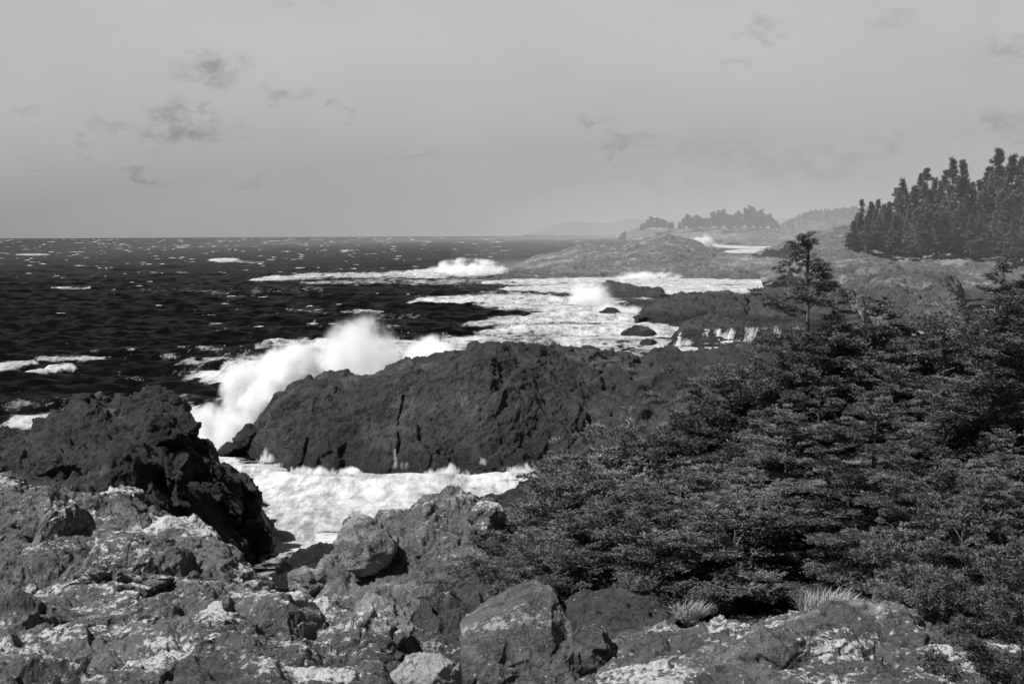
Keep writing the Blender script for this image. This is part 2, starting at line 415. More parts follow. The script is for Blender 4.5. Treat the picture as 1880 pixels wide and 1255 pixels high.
def crevice(P, px, d, w_, dep, slant=0.0, z1=9):
    x0 = at(px, 780, d)[0]; dx = P[:, 0] - x0 - slant * (P[:, 2] - 2) - 0.6 * perlin(P * np.array([0, 0, .7]) + .3, 5) - 0.1 * perlin(P * np.array([0, 0, 3.1]) + .3, 6)
    P[:, 1] += dep * np.exp(-(dx / w_) ** 2) * (P[:, 2] < z1) * (P[:, 1] < d + 8)
crevice(p_main[0], 726, 91, 0.06, .5, 0.02, 4.4); crevice(p_main[0], 556, 92, 0.08, .5, -0.05, 2.0)
rock('rock_headland', [p_main, boulder_patch(bp(486, 832, 96), (1.0, 1.2, 0.9), 0.8, 0.3, 3), boulder_patch(bp(786, 872, 89), (1.2, 1.0, 0.8), 0.8, 0.3, 4),
                       boulder_patch(bp(866, 872, 88), (1.5, 1.0, 0.8), 0.8, 0.3, 8), boulder_patch(bp(600, 862, 90.5), (1.6, 1.0, 0.7), 0.8, 0.3, 9)],
     M_HEAD, 'long dark rock headland in the middle, white surf along its foot', 'headland')
rock('sea_rock', [boulder_patch(bp(424, 826, 98), (1.0, 0.9, 0.6), 0.8, 0.25, 13)], M_DARK, 'small low rounded rock in the surf, the outer one left of the headland tip', 'rock', 'small rocks in the surf')
rock('sea_rock', [boulder_patch(bp(455, 802, 99.5), (0.9, 0.9, 0.9), 0.8, 0.3, 14)], M_DARK, 'small pointed rock in the surf touching the left tip of the long headland', 'rock', 'small rocks in the surf')

# --- craggy black crag at the left
LD_R = [(-260, 740), (-80, 770), (0, 787), (30, 791), (60, 781), (88, 752), (108, 741), (122, 747), (133, 728), (150, 722), (180, 725), (200, 738), (222, 733), (240, 738), (262, 728), (300, 725),
        (318, 730), (334, 746), (338, 775), (350, 803), (360, 824), (374, 820), (380, 833), (392, 838), (405, 842), (420, 852), (440, 866), (455, 869), (469, 880),
        (474, 905), (478, 975), (490, 995), (503, 1012)]
LD_S = [(-260, 790), (0, 815), (60, 812), (108, 780), (150, 765), (220, 775), (300, 765), (334, 790), (360, 850), (405, 880), (440, 905), (474, 960), (503, 1014)]
LD_M = [(-260, 850), (0, 850), (100, 850), (200, 840), (300, 860), (360, 900), (420, 950), (474, 1000), (503, 1017)]
LD_B = [(-260, 960), (0, 960), (200, 975), (300, 990), (400, 1020), (450, 1030), (503, 1022)]
p1 = loft_patch([('d', LD_B, [(-260, 52), (200, 54), (450, 64), (503, 67)]), ('d', LD_M, [(-260, 55), (200, 60), (450, 66), (503, 67.2)]),
                 ('d', LD_S, [(-260, 62), (200, 68), (400, 67), (503, 67.5)]), ('d', LD_R, [(-260, 70), (200, 74), (330, 72), (400, 70), (503, 68)])],
                -260, 503, 1.25, 0.42, 21, q=1.3, under=4, backdrop=8, backz=-3, aniso=(1.2, 1, 0.75), tilt=-0.5)
ld_b = [boulder_patch(bp(300, 790, 65), (1.3, 1.0, 0.9), 0.8, 0.5, 31, tilt=0.3), boulder_patch(bp(320, 890, 61.5), (0.8, 0.8, 1.5), 0.8, 0.45, 32),
        boulder_patch(bp(455, 905, 67), (0.55, 0.8, 1.0), 0.6, 0.5, 33), boulder_patch(bp(460, 985, 66.5), (0.9, 0.9, 0.9), 0.6, 0.5, 34),
        boulder_patch(bp(160, 748, 72), (1.1, 1.0, 0.8), 0.8, 0.5, 35), boulder_patch(bp(290, 745, 71.5), (1.3, 1.0, 0.9), 0.8, 0.5, 36),
        boulder_patch(bp(220, 860, 61), (1.6, 1.0, 1.1), 0.8, 0.5, 37), boulder_patch(bp(100, 880, 58), (1.6, 1.0, 1.0), 0.8, 0.5, 38), boulder_patch(bp(390, 905, 65), (1.2, 1, 1.3), 0.8, .5, 39)]
rock('rock_crag', [p1] + ld_b, M_DARK, 'craggy black rock crag at the left with a jagged top, dropping to the foaming inlet', 'crag')

# --- lichened slope, bottom left
LF_R = [(-330, 830), (0, 868), (30, 882), (60, 896), (120, 905), (180, 904), (240, 906), (255, 922), (266, 941), (300, 944), (330, 950), (355, 960), (385, 975), (402, 988),
        (415, 1010), (440, 1045), (468, 1064), (500, 1090)]
LF_1 = [(-330, 900), (0, 935), (120, 950), (240, 960), (330, 990), (400, 1030), (440, 1062), (500, 1100)]
LF_2 = [(-330, 1010), (0, 1030), (200, 1040), (330, 1055), (420, 1085), (500, 1130)]
LF_3 = [(-330, 1120), (0, 1130), (300, 1130), (500, 1165)]
LF_4 = [(-330, 1400), (500, 1400)]
p2 = loft_patch([('d', LF_4, 17), ('d', LF_3, 25.5), ('d', LF_2, 28.5), ('d', LF_1, 32), ('d', LF_R, [(-330, 37), (240, 38), (500, 35)])],
                -330, 500, 0.85, 0.34, 51, q=1.3, under=2, backdrop=5, backz=4, aniso=(1.1, 0.8, 1), tilt=0.6, maxn=1000)
rock('lichened_outcrop', [p2, boulder_patch(bp(215, 1060, 27.5), (1.2, 0.9, 0.75), 0.7, 0.4, 52, tilt=.4), boulder_patch(bp(360, 1030, 31), (0.9, 0.8, 0.8), 0.7, 0.4, 53, tilt=.5), boulder_patch(bp(60, 960, 31), (1.1, 0.8, 0.55), 0.7, 0.4, 54)],
     M_LICH, 'broad sloping rock outcrop crusted with white lichen, filling the lower left corner', 'rock outcrop')

# --- lower lobes in front, bottom centre-left
LB_R = [(60, 1250), (130, 1180), (200, 1115), (260, 1085), (330, 1075), (400, 1082), (470, 1068), (520, 1078), (548, 1092), (575, 1108), (600, 1098), (640, 1112), (690, 1122), (722, 1138), (742, 1152), (770, 1215), (800, 1270)]
LB_1 = [(60, 1270), (200, 1160), (400, 1125), (560, 1150), (700, 1180), (800, 1290)]
LB_2 = [(60, 1300), (200, 1210), (400, 1190), (560, 1210), (700, 1225), (800, 1310)]
LB_3 = [(60, 1400), (800, 1400)]
p3 = loft_patch([('d', LB_3, 16.5), ('d', LB_2, 21), ('d', LB_1, 24.5), ('d', LB_R, [(60, 25), (400, 28.5), (800, 28)])], 60, 800, 0.7, 0.36, 61, q=1.3, under=2, backdrop=4, backz=5, aniso=(1, 1, 1), tilt=0.7)
rock('spotted_outcrop', [p3, boulder_patch(bp(660, 1160, 25), (0.85, 0.8, 0.5), 0.5, 0.35, 62, tilt=.5), boulder_patch(bp(440, 1215, 21), (0.8, 0.8, 0.4), 0.5, 0.35, 63)],
     M_LICH2, 'lumpy grey rock with lichen spots, just left of the pale boulder', 'rock outcrop')

# --- bottom strip of flat rock at the very front
rock('front_ledge', [loft_patch([('d', [(-200, 1420), (760, 1420)], 14.5), ('d', [(-200, 1300), (760, 1330)], 17),
                                 ('d', [(-200, 1195), (40, 1210), (150, 1235), (260, 1212), (340, 1222), (420, 1200), (500, 1218), (560, 1225), (640, 1238), (700, 1240), (760, 1300)], 19.5)], -200, 760, 0.55, 0.36, 71, q=1.4, backdrop=3, backz=6)],
     M_LICH2, 'nearest ledge of lichen-spotted rock along the bottom edge at the left', 'rock outcrop')

# --- grey knobbed outcrop above the inlet, centre
GK_R = [(560, 1085), (600, 1045), (622, 990), (624, 958), (640, 942), (665, 945), (684, 960), (690, 940), (720, 934), (748, 938), (752, 948), (765, 925), (790, 915), (830, 916), (866, 914), (880, 922), (905, 925), (921, 945), (922, 968), (935, 1000), (960, 1040), (990, 1080)]
GK_1 = [(560, 1095), (600, 1070), (630, 1015), (700, 985), (780, 960), (860, 955), (915, 975), (950, 1040), (990, 1090)]
GK_2 = [(560, 1105), (640, 1080), (700, 1040), (780, 1030), (870, 1020), (930, 1035), (990, 1100)]
GK_3 = [(560, 1125), (700, 1120), (850, 1130), (990, 1130)]
p4 = loft_patch([('d', GK_3, 38), ('d', GK_2, 41.5), ('d', GK_1, 43), ('d', GK_R, [(560, 45), (780, 46), (990, 44)])], 560, 990, 0.95, 0.34, 81, q=1.25, backdrop=4.5, backz=-2, tilt=0.8, aniso=(1, 1, 1.2))
rock('knobbed_outcrop', [p4, boulder_patch(bp(835, 945, 44.5), (1.1, 0.9, 0.5), 0.6, 0.35, 83), boulder_patch(bp(897, 955, 44), (0.5, 0.7, 0.55), 0.5, 0.35, 84),
                         boulder_patch(bp(718, 960, 45), (0.6, 0.7, 0.42), 0.5, 0.35, 85), boulder_patch(bp(720, 1040, 42), (1.0, 0.8, 0.8), 0.6, 0.35, 86, tilt=.7), boulder_patch(bp(560, 1065, 43), (0.55, .6, .4), .5, .35, 87), boulder_patch(bp(610, 1045, 43), (0.6, .6, .5), .5, .35, 88)],
     M_GREY, 'grey rock outcrop with rounded knobs on top, standing above the foaming inlet', 'rock outcrop')
M_CREST = rock_mat('crusted_rock', 0.16, 0.6, lichen=0.85, lcol=0.60, scale=1.0, bump=0.3)
M_PALE2 = rock_mat('bleached_rock', 0.27, 0.5, lichen=0.2, lcol=0.5, scale=0.9, bump=0.25)
rock('pale_block', [boulder_patch(bp(664, 992, 41.3), (0.74, 0.85, 0.86), 0.7, 0.22, 182, tilt=.25)], M_PALE2, 'pale blunt block standing at the left end of the knobbed outcrop above the inlet', 'boulder')
rock('crusted_boulder', [boulder_patch(bp(893, 955, 42.0), (0.46, 0.55, 0.55), 0.5, 0.25, 183, tilt=-.3)], M_CREST, 'white-crusted rounded knob at the right end of the knobbed outcrop', 'boulder')
rock('crusted_boulder', [boulder_patch(bp(350, 1006, 31.4), (0.95, 0.8, 0.50), 0.7, 0.3, 184, tilt=-.45)], M_CREST, 'white-crusted rock on the right crest of the lichened slope, below the black crag', 'boulder')
rock('crusted_boulder', [boulder_patch(bp(424, 1058, 30.6), (0.60, 0.6, 0.42), 0.6, 0.3, 185, tilt=-.8)], M_CREST, 'smaller white-crusted rock at the lower right end of the lichened crest, beside the gap', 'boulder')
rock('black_rock', [loft_patch([('w', [(460, 1075), (650, 1075)]), ('d', [(460, 1078), (480, 1055), (540, 1018), (580, 1002), (600, 1000), (622, 1008), (650, 1010)], 65)], 460, 650, 0.9, 0.4, 91, q=1.2, under=2, backdrop=4)],
     M_BLACK, 'low black wet rock at the inlet edge, left of the grey knobbed outcrop', 'rock')
rock('dark_rock', [loft_patch([('d', [(870, 1000), (1120, 1000)], 50), ('d', [(870, 935), (900, 925), (960, 930), (1120, 930)], 53), ('d', [(870, 925), (885, 915), (920, 905), (950, 880), (985, 874), (1040, 872), (1060, 878), (1120, 900)], 57)], 870, 1120, 1.0, 0.36, 95, q=1.2, under=3, backdrop=6)],
     M_DARK, 'dark rock behind the knobbed outcrop, its right side hidden by spruce boughs', 'rock')

# --- dark gully floor and pointed slab
GB_R = [(600, 1115), (660, 1110), (700, 1120), (760, 1110), (820, 1080), (870, 1055), (930, 1065), (1000, 1075), (1150, 1070)]
rock('gully_rock', [loft_patch([('d', [(600, 1380), (1150, 1380)], 28), ('d', [(600, 1220), (760, 1200), (900, 1180), (1150, 1180)], 32), ('d', [(600, 1150), (760, 1135), (900, 1110), (1150, 1110)], 36), ('d', GB_R, 40)], 600, 1150, 0.8, 0.36, 101, q=1.3, backdrop=5, backz=2, tilt=1.0, aniso=(0.6, 1, 1.6))],
     M_SOIL, 'dark banded rock running up the gully behind the big pointed block', 'rock')
PB_R = [(845, 1140), (870, 1125), (900, 1100), (940, 1075), (975, 1060), (988, 1056), (1000, 1072), (1018, 1095), (1032, 1125), (1045, 1160), (1052, 1200), (1056, 1290)]
PB_1 = [(845, 1170), (900, 1140), (960, 1120), (1010, 1130), (1040, 1190), (1056, 1300)]
PB_2 = [(845, 1200), (900, 1215), (960, 1240), (1020, 1255), (1056, 1310)]
PB_3 = [(845, 1300), (1056, 1330)]
rock('pointed_block', [loft_patch([('d', PB_3, 24.8), ('d', PB_2, 25.2), ('d', PB_1, 26.6), ('d', PB_R, [(845, 28.5), (988, 28.5), (1056, 26.5)])], 845, 1056, 0.9, 0.13, 111, q=1.2, backdrop=3, backz=3, tilt=0.9)],
     M_GREY, 'big pointed slab of grey rock with a lichen-edged right ridge, at the bottom centre', 'boulder')
rock('small_block', [boulder_patch(bp(1040, 1225, 24), (0.42, 0.5, 0.5), 0.5, 0.3, 121, tilt=-.4)],
     M_GREY, 'small block leaning at the lower right foot of the big pointed slab', 'boulder')
rock('small_block', [boulder_patch(bp(1085, 1185, 25.5), (0.45, 0.5, 0.42), 0.5, 0.3, 122, tilt=-.6)],
     M_LICH2, 'small lichened block up and right of the block at the foot of the pointed slab', 'boulder')
rock('pale_boulder', [boulder_patch(bp(795, 1250, 20.5), (0.56, 0.55, 0.46), 0.5, 0.26, 131, tilt=-.2)], M_PALE, 'pale bleached boulder at the bottom edge in the middle', 'boulder')
rock('dark_boulder', [boulder_patch(bp(905, 1262, 21), (0.36, 0.5, 0.34), 0.4, 0.34, 133)], M_LICH2, 'dark jagged boulder at the bottom edge, right of the pale boulder', 'boulder')
rock('low_boulder', [boulder_patch(bp(985, 1270, 20.5), (0.42, 0.5, 0.3), 0.4, 0.34, 134)], M_LICH2, 'low lichen-flecked boulder cut by the bottom edge below the pointed slab', 'boulder')

# --- bottom right humps
BR_R = [(1050, 1250), (1090, 1215), (1140, 1185), (1200, 1160), (1260, 1150), (1310, 1162), (1350, 1150), (1420, 1140), (1500, 1112), (1580, 1115), (1640, 1130), (1700, 1135), (1780, 1170), (2100, 1190)]
rock('rock_hump', [loft_patch([('d', [(1050, 1420), (2100, 1420)], 17), ('d', [(1050, 1290), (1200, 1240), (1400, 1235), (1700, 1240), (2100, 1260)], 22), ('d', [(1050, 1265), (1200, 1190), (1400, 1185), (1700, 1190), (2100, 1220)], 25.5), ('d', BR_R, 29)], 1050, 2100, 0.8, 0.32, 141, q=1.35, backdrop=4, backz=4, tilt=0.3, aniso=(.8, 1, 1.2), maxn=1000),
                   boulder_patch(bp(1240, 1195, 25.3), (1.3, 0.9, 0.42), 0.7, 0.32, 142, tilt=.25), boulder_patch(bp(1600, 1165, 26), (1.5, 0.9, 0.5), 0.7, 0.32, 143, tilt=-.1),
                   boulder_patch(bp(1460, 1200, 23.5), (1.1, 0.8, 0.4), 0.7, 0.32, 144)],
     M_LICH2, 'rounded grey rock humps along the bottom right, in front of the spruces', 'rock outcrop')
rock('gully_block', [loft_patch([('d', [(1040, 1240), (1240, 1240)], 27), ('d', [(1040, 1170), (1240, 1170)], 30), ('d', [(1040, 1110), (1090, 1085), (1150, 1080), (1200, 1095), (1240, 1120)], 34)], 1040, 1240, 0.7, 0.34, 151, backdrop=4, backz=3, tilt=1.0)],
     M_SOIL, 'dark broken rock between the pointed slab and the spruces', 'rock')

# --- offshore rocks and the far shore, front to back
def islet(name, sil, wl, dback, S, A, seed, mat, label, cat='rock', group=None, mid=0.45, **kw):
    x0, x1 = sil[0][0], sil[-1][0]
    xs = sorted(set([p[0] for p in sil] + [p[0] for p in wl]))
    s_ = np.interp(xs, *np.array(sil, float).T); w_ = np.interp(xs, *np.array(wl, float).T)
    md = [(x, a * mid + b * (1 - mid)) for x, a, b in zip(xs, s_, w_)]
    dw = float(np.mean(atz(np.array(xs), w_)[:, 1]))
    dm = dw + (dback - dw) * 0.35
    return rock(name, [loft_patch([('w', wl), ('d', md, dm), ('d', sil, dback)], x0, x1, S, A, seed, backdrop=kw.pop('backdrop', 20), **kw)], mat, label, cat, group)

islet('black_islet', [(1098, 548), (1104, 524), (1118, 517), (1150, 521), (1190, 530), (1212, 532), (1226, 545)], [(1098, 546), (1226, 546)], 355, 2, 0.35, 201, M_FARD, 'low black rock hump in white surf, just right of the leaning spray plume', 'rock', backdrop=12)
islet('flat_islet', [(994, 550), (1010, 541), (1030, 538), (1060, 548)], [(994, 550), (1060, 550)], 340, 1.6, 0.3, 202, M_FARD, 'small flat black rock at the left foot of the spray plume', 'rock', backdrop=8)
islet('flat_islet', [(1120, 568), (1140, 556), (1180, 549), (1215, 551), (1235, 570)], [(1120, 572), (1235, 574)], 300, 1.8, 0.35, 203, M_FARD, 'low black rock between the black hump and the broad rounded rock', 'rock', backdrop=10)
islet('broad_islet', [(1165, 590), (1185, 572), (1215, 553), (1245, 543), (1290, 537), (1340, 535), (1362, 540), (1375, 552), (1385, 540), (1410, 528), (1450, 524), (1500, 528), (1560, 540), (1600, 600)],
      [(1165, 592), (1230, 602), (1300, 608), (1400, 606), (1600, 612)], 262, 1.8, 0.42, 204, M_FARD, 'broad rounded black rock with a notch, behind the lone spruce top', 'rock', backdrop=25, aniso=(1, 1, .7))
islet('cascade_ledge', [(1228, 636), (1240, 612), (1262, 590), (1290, 586), (1330, 592), (1380, 592), (1430, 596), (1480, 600), (1560, 640)], [(1228, 638), (1290, 640), (1400, 642), (1560, 648)], 215, 1.6, 0.42, 205, M_FARD,
      'dark stepped ledge with water cascading off it, behind the headland', 'rock', backdrop=10, aniso=(1, 1, .6))
for i, (x, y, r_, lb) in enumerate(((1172, 614, 1.8, 'small dark rock in the surf left of the cascade ledge'), (1190, 632, .8, 'tiny pointed rock awash in front of the cascade ledge'), (1118, 580, 1.6, 'small dark rock awash below the spray plume'),
                                    (1215, 596, 2.0, 'small rock washed by surf at the left foot of the broad rounded rock'), (1315, 628, 1.5, 'low dark rock under the cascading water'))):
    c = atz(x, y); rock('sea_rock', [boulder_patch(c, (r_ * 1.5, r_ * 1.3, r_ * .8), 1.5, 0.3, 210 + i)], M_FARD, lb, 'rock', 'small rocks in the surf')
islet('blocky_headland', [(1530, 610), (1550, 540), (1580, 512), (1620, 503), (1660, 498), (1700, 496), (1735, 500), (1755, 520), (1768, 545), (1772, 575), (1790, 600)], [(1530, 612), (1790, 608)], 290, 2.4, 0.45, 220, M_FARM,
      'blocky grey headland with a pale streaked top, behind the right-hand spruces', 'headland', backdrop=30, aniso=(1.2, 1, .7))
islet('low_ledge', [(1700, 622), (1740, 608), (1780, 600), (1830, 590), (1900, 570), (2060, 560)], [(1700, 626), (2060, 634)], 235, 1.8, 0.4, 221, M_FARD, 'low wet ledge with surf running over it, between the blocky headland and the spruces', 'rock', backdrop=16)
SP = [(905, 512), (940, 492), (985, 474), (1030, 466), (1060, 452), (1100, 448), (1140, 452), (1170, 442), (1205, 434), (1235, 432), (1270, 440), (1310, 462), (1335, 470), (1400, 470), (1480, 462), (1560, 458), (1700, 450)]
islet('rock_spit', SP, [(905, 514), (1100, 512), (1300, 514), (1700, 520)], 690, 4.0, 0.34, 231, M_FAR, 'long low rocky spit reaching out from the far shore into the surf', 'headland', backdrop=60, mid=0.5)
islet('far_islet', [(1325, 448), (1345, 430), (1375, 424), (1400, 426), (1430, 432), (1470, 424), (1520, 422), (1570, 424)], [(1325, 451), (1570, 452)], 1990, 9.0, 0.2, 232, M_FAR, 'dark rounded islet beyond the spit with a thin line of surf at its foot', 'rock', backdrop=60)
RS = [(1400, 520), (1440, 488), (1480, 470), (1520, 458), (1560, 448), (1600, 455), (1660, 462), (1720, 456), (1800, 458), (1880, 462), (2100, 460)]
islet('far_shore', RS, [(1400, 524), (1600, 540), (1800, 560), (2100, 570)], [0] and 460 or 460, 3.5, 0.34, 233, M_FAR, 'grey rocky shore sloping up to the dark conifers at the right', 'rocky shore', backdrop=60, mid=0.5, tilt=0.8, aniso=(.7, 1, 1.3))

# the rough hill the right-hand conifers stand on
HB = [(1490, 440), (1530, 420), (1560, 412), (1620, 408), (1700, 400), (1800, 385), (1900, 375), (2150, 350)]
hill = rock('hill', [loft_patch([('d', [(1490, 480), (1700, 485), (2150, 490)], 430), ('d', [(1490, 455), (1700, 445), (2150, 440)], 470), ('d', HB, 540)], 1490, 2150, 6.0, 0.25, 240, backdrop=200, backz=0)], M_FAR, None, None)
hill['kind'] = 'structure'
for k_ in ('label', 'category'):
    if k_ in hill: del hill[k_]
print('rocks', round(time.time() - T0, 1), TRIS[0])

# ---------------------------------------------------------------- ground under the near rocks and trees
GC = []     # control heights: x, y, z
for (px, py, d) in [(1050, 1120, 37), (1200, 1110, 37), (1350, 1105, 36), (1500, 1110, 35), (1650, 1125, 33), (1800, 1150, 30), (1950, 1180, 28), (2200, 1180, 28), (900, 1120, 37), (760, 1140, 36),
                    (100, 1290, 24), (400, 1300, 24), (700, 1320, 24), (1000, 1320, 24), (1300, 1300, 24), (1700, 1300, 24), (2000, 1300, 24), (100, 1400, 18), (500, 1400, 18), (900, 1400, 18), (1300, 1400, 18), (1700, 1400, 18),
                    (0, 1000, 33), (300, 1050, 32), (500, 1120, 32), (-300, 1000, 33),
                    (1050, 1000, 50), (1250, 950, 56), (1450, 900, 64), (1700, 850, 74), (1900, 800, 82), (2200, 800, 82), (1500, 800, 84), (1700, 740, 100), (2000, 720, 100)]:
    GC.append(at(px, py, d))
GC = np.array(GC); GC[:, 2] -= 0.9
extra = [(-6, 6, 13.0), (0, 0, 13.3), (8, 6, 13.0), (-14, 0, 12.8), (16, 0, 13.2), (0, -15, 13.5), (0, 12, 9.8), (-8, 13, 9.4), (9, 13, 9.6), (-4, 16, 8), (3, 16, 8), (30, 10, 12.5), (-30, 12, 11.5), (30, 30, 9.5), (45, 60, 7.5), (60, 90, 6.5),
         (-7, 52, -4), (-4, 62, -4), (-14, 60, -4), (0, 70, -4), (6, 80, -4), (-30, 60, -2), (-20, 46, 1), (-35, 45, 1), (-9, 44, -4), (-5, 47, -5), (-10, 50, -6), (-11, 56, -6), (0, 54, -4), (-7, 41, -1), (-40, 80, -5), (0, 100, -5), (60, 125, 2), (90, 100, 7), (95, 40, 11), (20, 110, -2), (35, 130, -3)]
GC = np.concatenate([GC, np.array(extra, float)])
def gz(x, y):
    x = np.atleast_1d(np.asarray(x, float)); y = np.atleast_1d(np.asarray(y, float))
    d2 = (x[:, None] - GC[None, :, 0]) ** 2 + (y[:, None] - GC[None, :, 1]) ** 2
    w_ = 1.0 / (d2 + 4.0) ** 2.4
    return (w_ * GC[None, :, 2]).sum(1) / w_.sum(1)
nx, ny = 330, 420
gx = np.linspace(-50, 105, nx); gy = np.linspace(-25, 135, ny)
X, Y = np.meshgrid(gx, gy); Z = gz(X.ravel(), Y.ravel())
Pg = np.stack([X.ravel(), Y.ravel(), Z], 1)
Pg = rock_disp(Pg, np.tile(np.array([[0, 0, 1.0]]), (len(Pg), 1)), 1.2, 0.3, 301)
edge = np.minimum(np.minimum(X.ravel() + 50, 105 - X.ravel()), np.minimum(Y.ravel() + 25, 135 - Y.ravel()))
Pg[:, 2] = np.where(edge < 6, Pg[:, 2] - (1 - edge / 6) * 12, Pg[:, 2])
tag(obj('ground', mesh_np('ground', Pg, grid_faces(nx, ny)), M_SOIL), kind='structure')

# ---------------------------------------------------------------- the sea
def sea_heights(x, y, cell):
    rs = np.random.RandomState(4)
    z = np.zeros_like(x); sl = np.zeros_like(x)
    for i in range(70):
        lam = 2.2 * (42 / 2.2) ** ((i + rs.rand()) / 70.0)
        ang = R(262) + rs.randn() * (0.30 + 0.35 * (1 - lam / 42))       # travelling towards the shore and the eye
        kx, ky = math.cos(ang) * 2 * math.pi / lam, math.sin(ang) * 2 * math.pi / lam
        amp = 0.0125 * lam ** 0.80 * (0.6 + 0.8 * rs.rand()) * (1 if lam < 9 else .4)
        fade = np.clip(lam / (cell * 3.0) - 0.4, 0, 1)
        ph = kx * x + ky * y + rs.rand() * 6.28
        s_ = np.sin(ph)
        z += amp * fade * (s_ + 0.25 * np.cos(2 * ph)); sl += amp * fade * 2 * math.pi / lam * s_
    return z, sl
# foam lines and sheets: (polyline of px,py), half thickness in px, strength, crest height in m
FOAM = [([(470, 516), (560, 509), (700, 507), (800, 506), (860, 500), (925, 500)], 5, 1.0, 1.0), ([(560, 520), (700, 517), (800, 520), (940, 516)], 6, .75, 0),
        ([(760, 506), (830, 500), (915, 498)], 12, 1.2, 1.0), ([(900, 520), (1000, 518), (1100, 515), (1200, 516), (1400, 520), (1560, 518)], 9, 1.2, .5), ([(940, 532), (1100, 530), (1220, 530), (1440, 532)], 11, 1.25, .2),
        ([(760, 556), (830, 551), (900, 548), (1000, 550), (1090, 552)], 8, 1.25, .5), ([(1090, 552), (1200, 552)], 12, 1.0, 0), ([(860, 558), (1000, 564), (1120, 575)], 10, 1.05, .2), ([(1020, 570), (1110, 578), (1200, 590)], 14, 1.3, .3), ([(1000, 580), (1080, 585), (1180, 592), (1240, 600)], 12, 1.2, .3),
        ([(640, 640), (760, 632), (900, 634)], 12, .7, .1), ([(850, 600), (930, 590), (1050, 588)], 8, 1.05, .4), ([(900, 612), (1000, 606), (1100, 606), (1240, 612)], 12, 1.15, .3), ([(840, 628), (950, 625), (1100, 626), (1250, 632)], 15, 1.0, .2), ([(940, 640), (1250, 645)], 14, .85, 0), ([(1180, 642), (1440, 642)], 9, 1.2, .2), ([(1160, 600), (1240, 606), (1300, 600)], 7, 1.2, .2),
        ([(700, 618), (800, 622), (900, 615)], 6, .5, 0), ([(330, 672), (380, 668), (430, 668)], 5, .8, .5), ([(480, 640), (560, 630), (600, 640)], 8, .9, .8), ([(400, 690), (560, 680), (800, 660)], 30, 1.3, .5),
        ([(-20, 673), (50, 668), (60, 666)], 3.5, 1.1, .4), ([(30, 690), (60, 684), (90, 676), (130, 672)], 4, 1.1, .4), ([(70, 662), (120, 660), (200, 661)], 2.5, .9, .4), ([(-20, 780), (30, 772), (80, 768), (140, 762)], 9, .95, .2),
        ([(330, 745), (400, 742)], 6, .6, 0), ([(240, 700), (290, 705)], 4, .5, 0), ([(330, 770), (370, 790), (420, 800)], 34, 1.4, 0), ([(400, 850), (500, 900), (700, 905), (980, 880)], 42, 1.35, .1),
        ([(440, 960), (560, 950), (760, 940)], 34, 1.1, .1), ([(470, 1010), (560, 1000), (640, 990)], 26, 1.0, .1), ([(440, 1050), (520, 1045)], 24, .8, 0), ([(460, 868), (560, 888), (700, 892), (960, 876), (1060, 872)], 14, 1.5, .3),
        ([(350, 640), (430, 655), (560, 660)], 12, .55, 0), ([(0, 740), (200, 745), (330, 735)], 22, .42, 0),
        ([(1280, 446), (1320, 452), (1380, 456), (1460, 455)], 3, 1.4, 1.5), ([(1340, 463), (1380, 462), (1420, 464)], 4, 1.3, 1.5), ([(860, 431.5), (890, 431.5), (920, 432)], 1.2, 1, 2.0), ([(985, 430), (1110, 430)], 1.0, .9, 1.0),
        ([(1090, 456), (1150, 455)], 2, .8, .5), ([(392, 479), (432, 479)], 3.2, 1.3, 1.5), ([(430, 481), (480, 482)], 1.5, .8, .4), ([(35, 468), (85, 468)], 1.8, 1, .8), ([(1560, 590), (1700, 600), (1800, 612)], 16, 1.1, 0), ([(1440, 525), (1560, 528)], 8, 1, 0),
        ([(1740, 545), (1840, 542)], 8, 1.1, 0), ([(100, 530), (160, 531)], 2, .9, .4), ([(630, 571), (700, 572)], 2.2, .9, .5), ([(530, 570), (600, 572)], 2, .6, .3), ([(250, 535), (520, 536), (600, 530)], 8, .45, 0), ([(660, 585), (790, 583)], 4, .5, .1),
        ([(560, 645), (700, 640), (840, 650)], 16, 1.2, .5), ([(300, 660), (340, 662)], 3, .6, .3), ([(480, 600), (700, 600), (800, 606)], 7, .5, .1)]
def foam_map(px, py):
    fm = np.zeros_like(px); hz = np.zeros_like(px)
    for (pl, hh, st, ht) in FOAM:
        a = np.array(pl, float)
        yc = np.interp(px, a[:, 0], a[:, 1])
        ex = np.maximum(np.maximum(a[0, 0] - px, px - a[-1, 0]), 0) / (hh * 4 + 8)
        taper = 0.35 + 0.65 * np.clip(np.minimum(px - a[0, 0], a[-1, 0] - px) / (0.25 * (a[-1, 0] - a[0, 0]) + 1), 0, 1) ** .7
        e = ((py - yc) / (hh * taper)) ** 2 + ex ** 2 * 4
        g = np.exp(-e * 0.9)
        fm = np.maximum(fm, st * np.minimum(1, g * 1.35)); hz += ht * np.exp(-(((py - yc + hh * .2) / (hh * taper)) ** 2) - ex ** 2 * 4) * 0.8
    return fm, hz
NS_X, NS_Y = 1500, 900
pxs = np.linspace(-420, 2300, NS_X)
k_ = np.linspace(0, 1, NS_Y)
pys_off = 0.9 * (900 / 0.9) ** (k_ ** 0.62)        # picture rows below the horizon, finer far away
pys_off = np.interp(k_, [0, .12, .35, 1], [0.9, 14, 130, 900]) if False else pys_off
offg, pxg = np.meshgrid(pys_off[::-1], pxs, indexing='ij')
hor = 432.2 - (pxg - 940) * math.tan(ROLL)
pyg = hor + offg
S_ = atz(pxg.ravel(), pyg.ravel(), 0.0)
sx_, sy_ = S_[:, 0], S_[:, 1]
rowd = np.abs(np.gradient(S_[:, 1].reshape(NS_Y, NS_X), axis=0)).ravel()
zz, sl = sea_heights(sx_, sy_, np.maximum(rowd * 0.5, 0.25))
fm, fh = foam_map(pxg.ravel(), pyg.ravel())
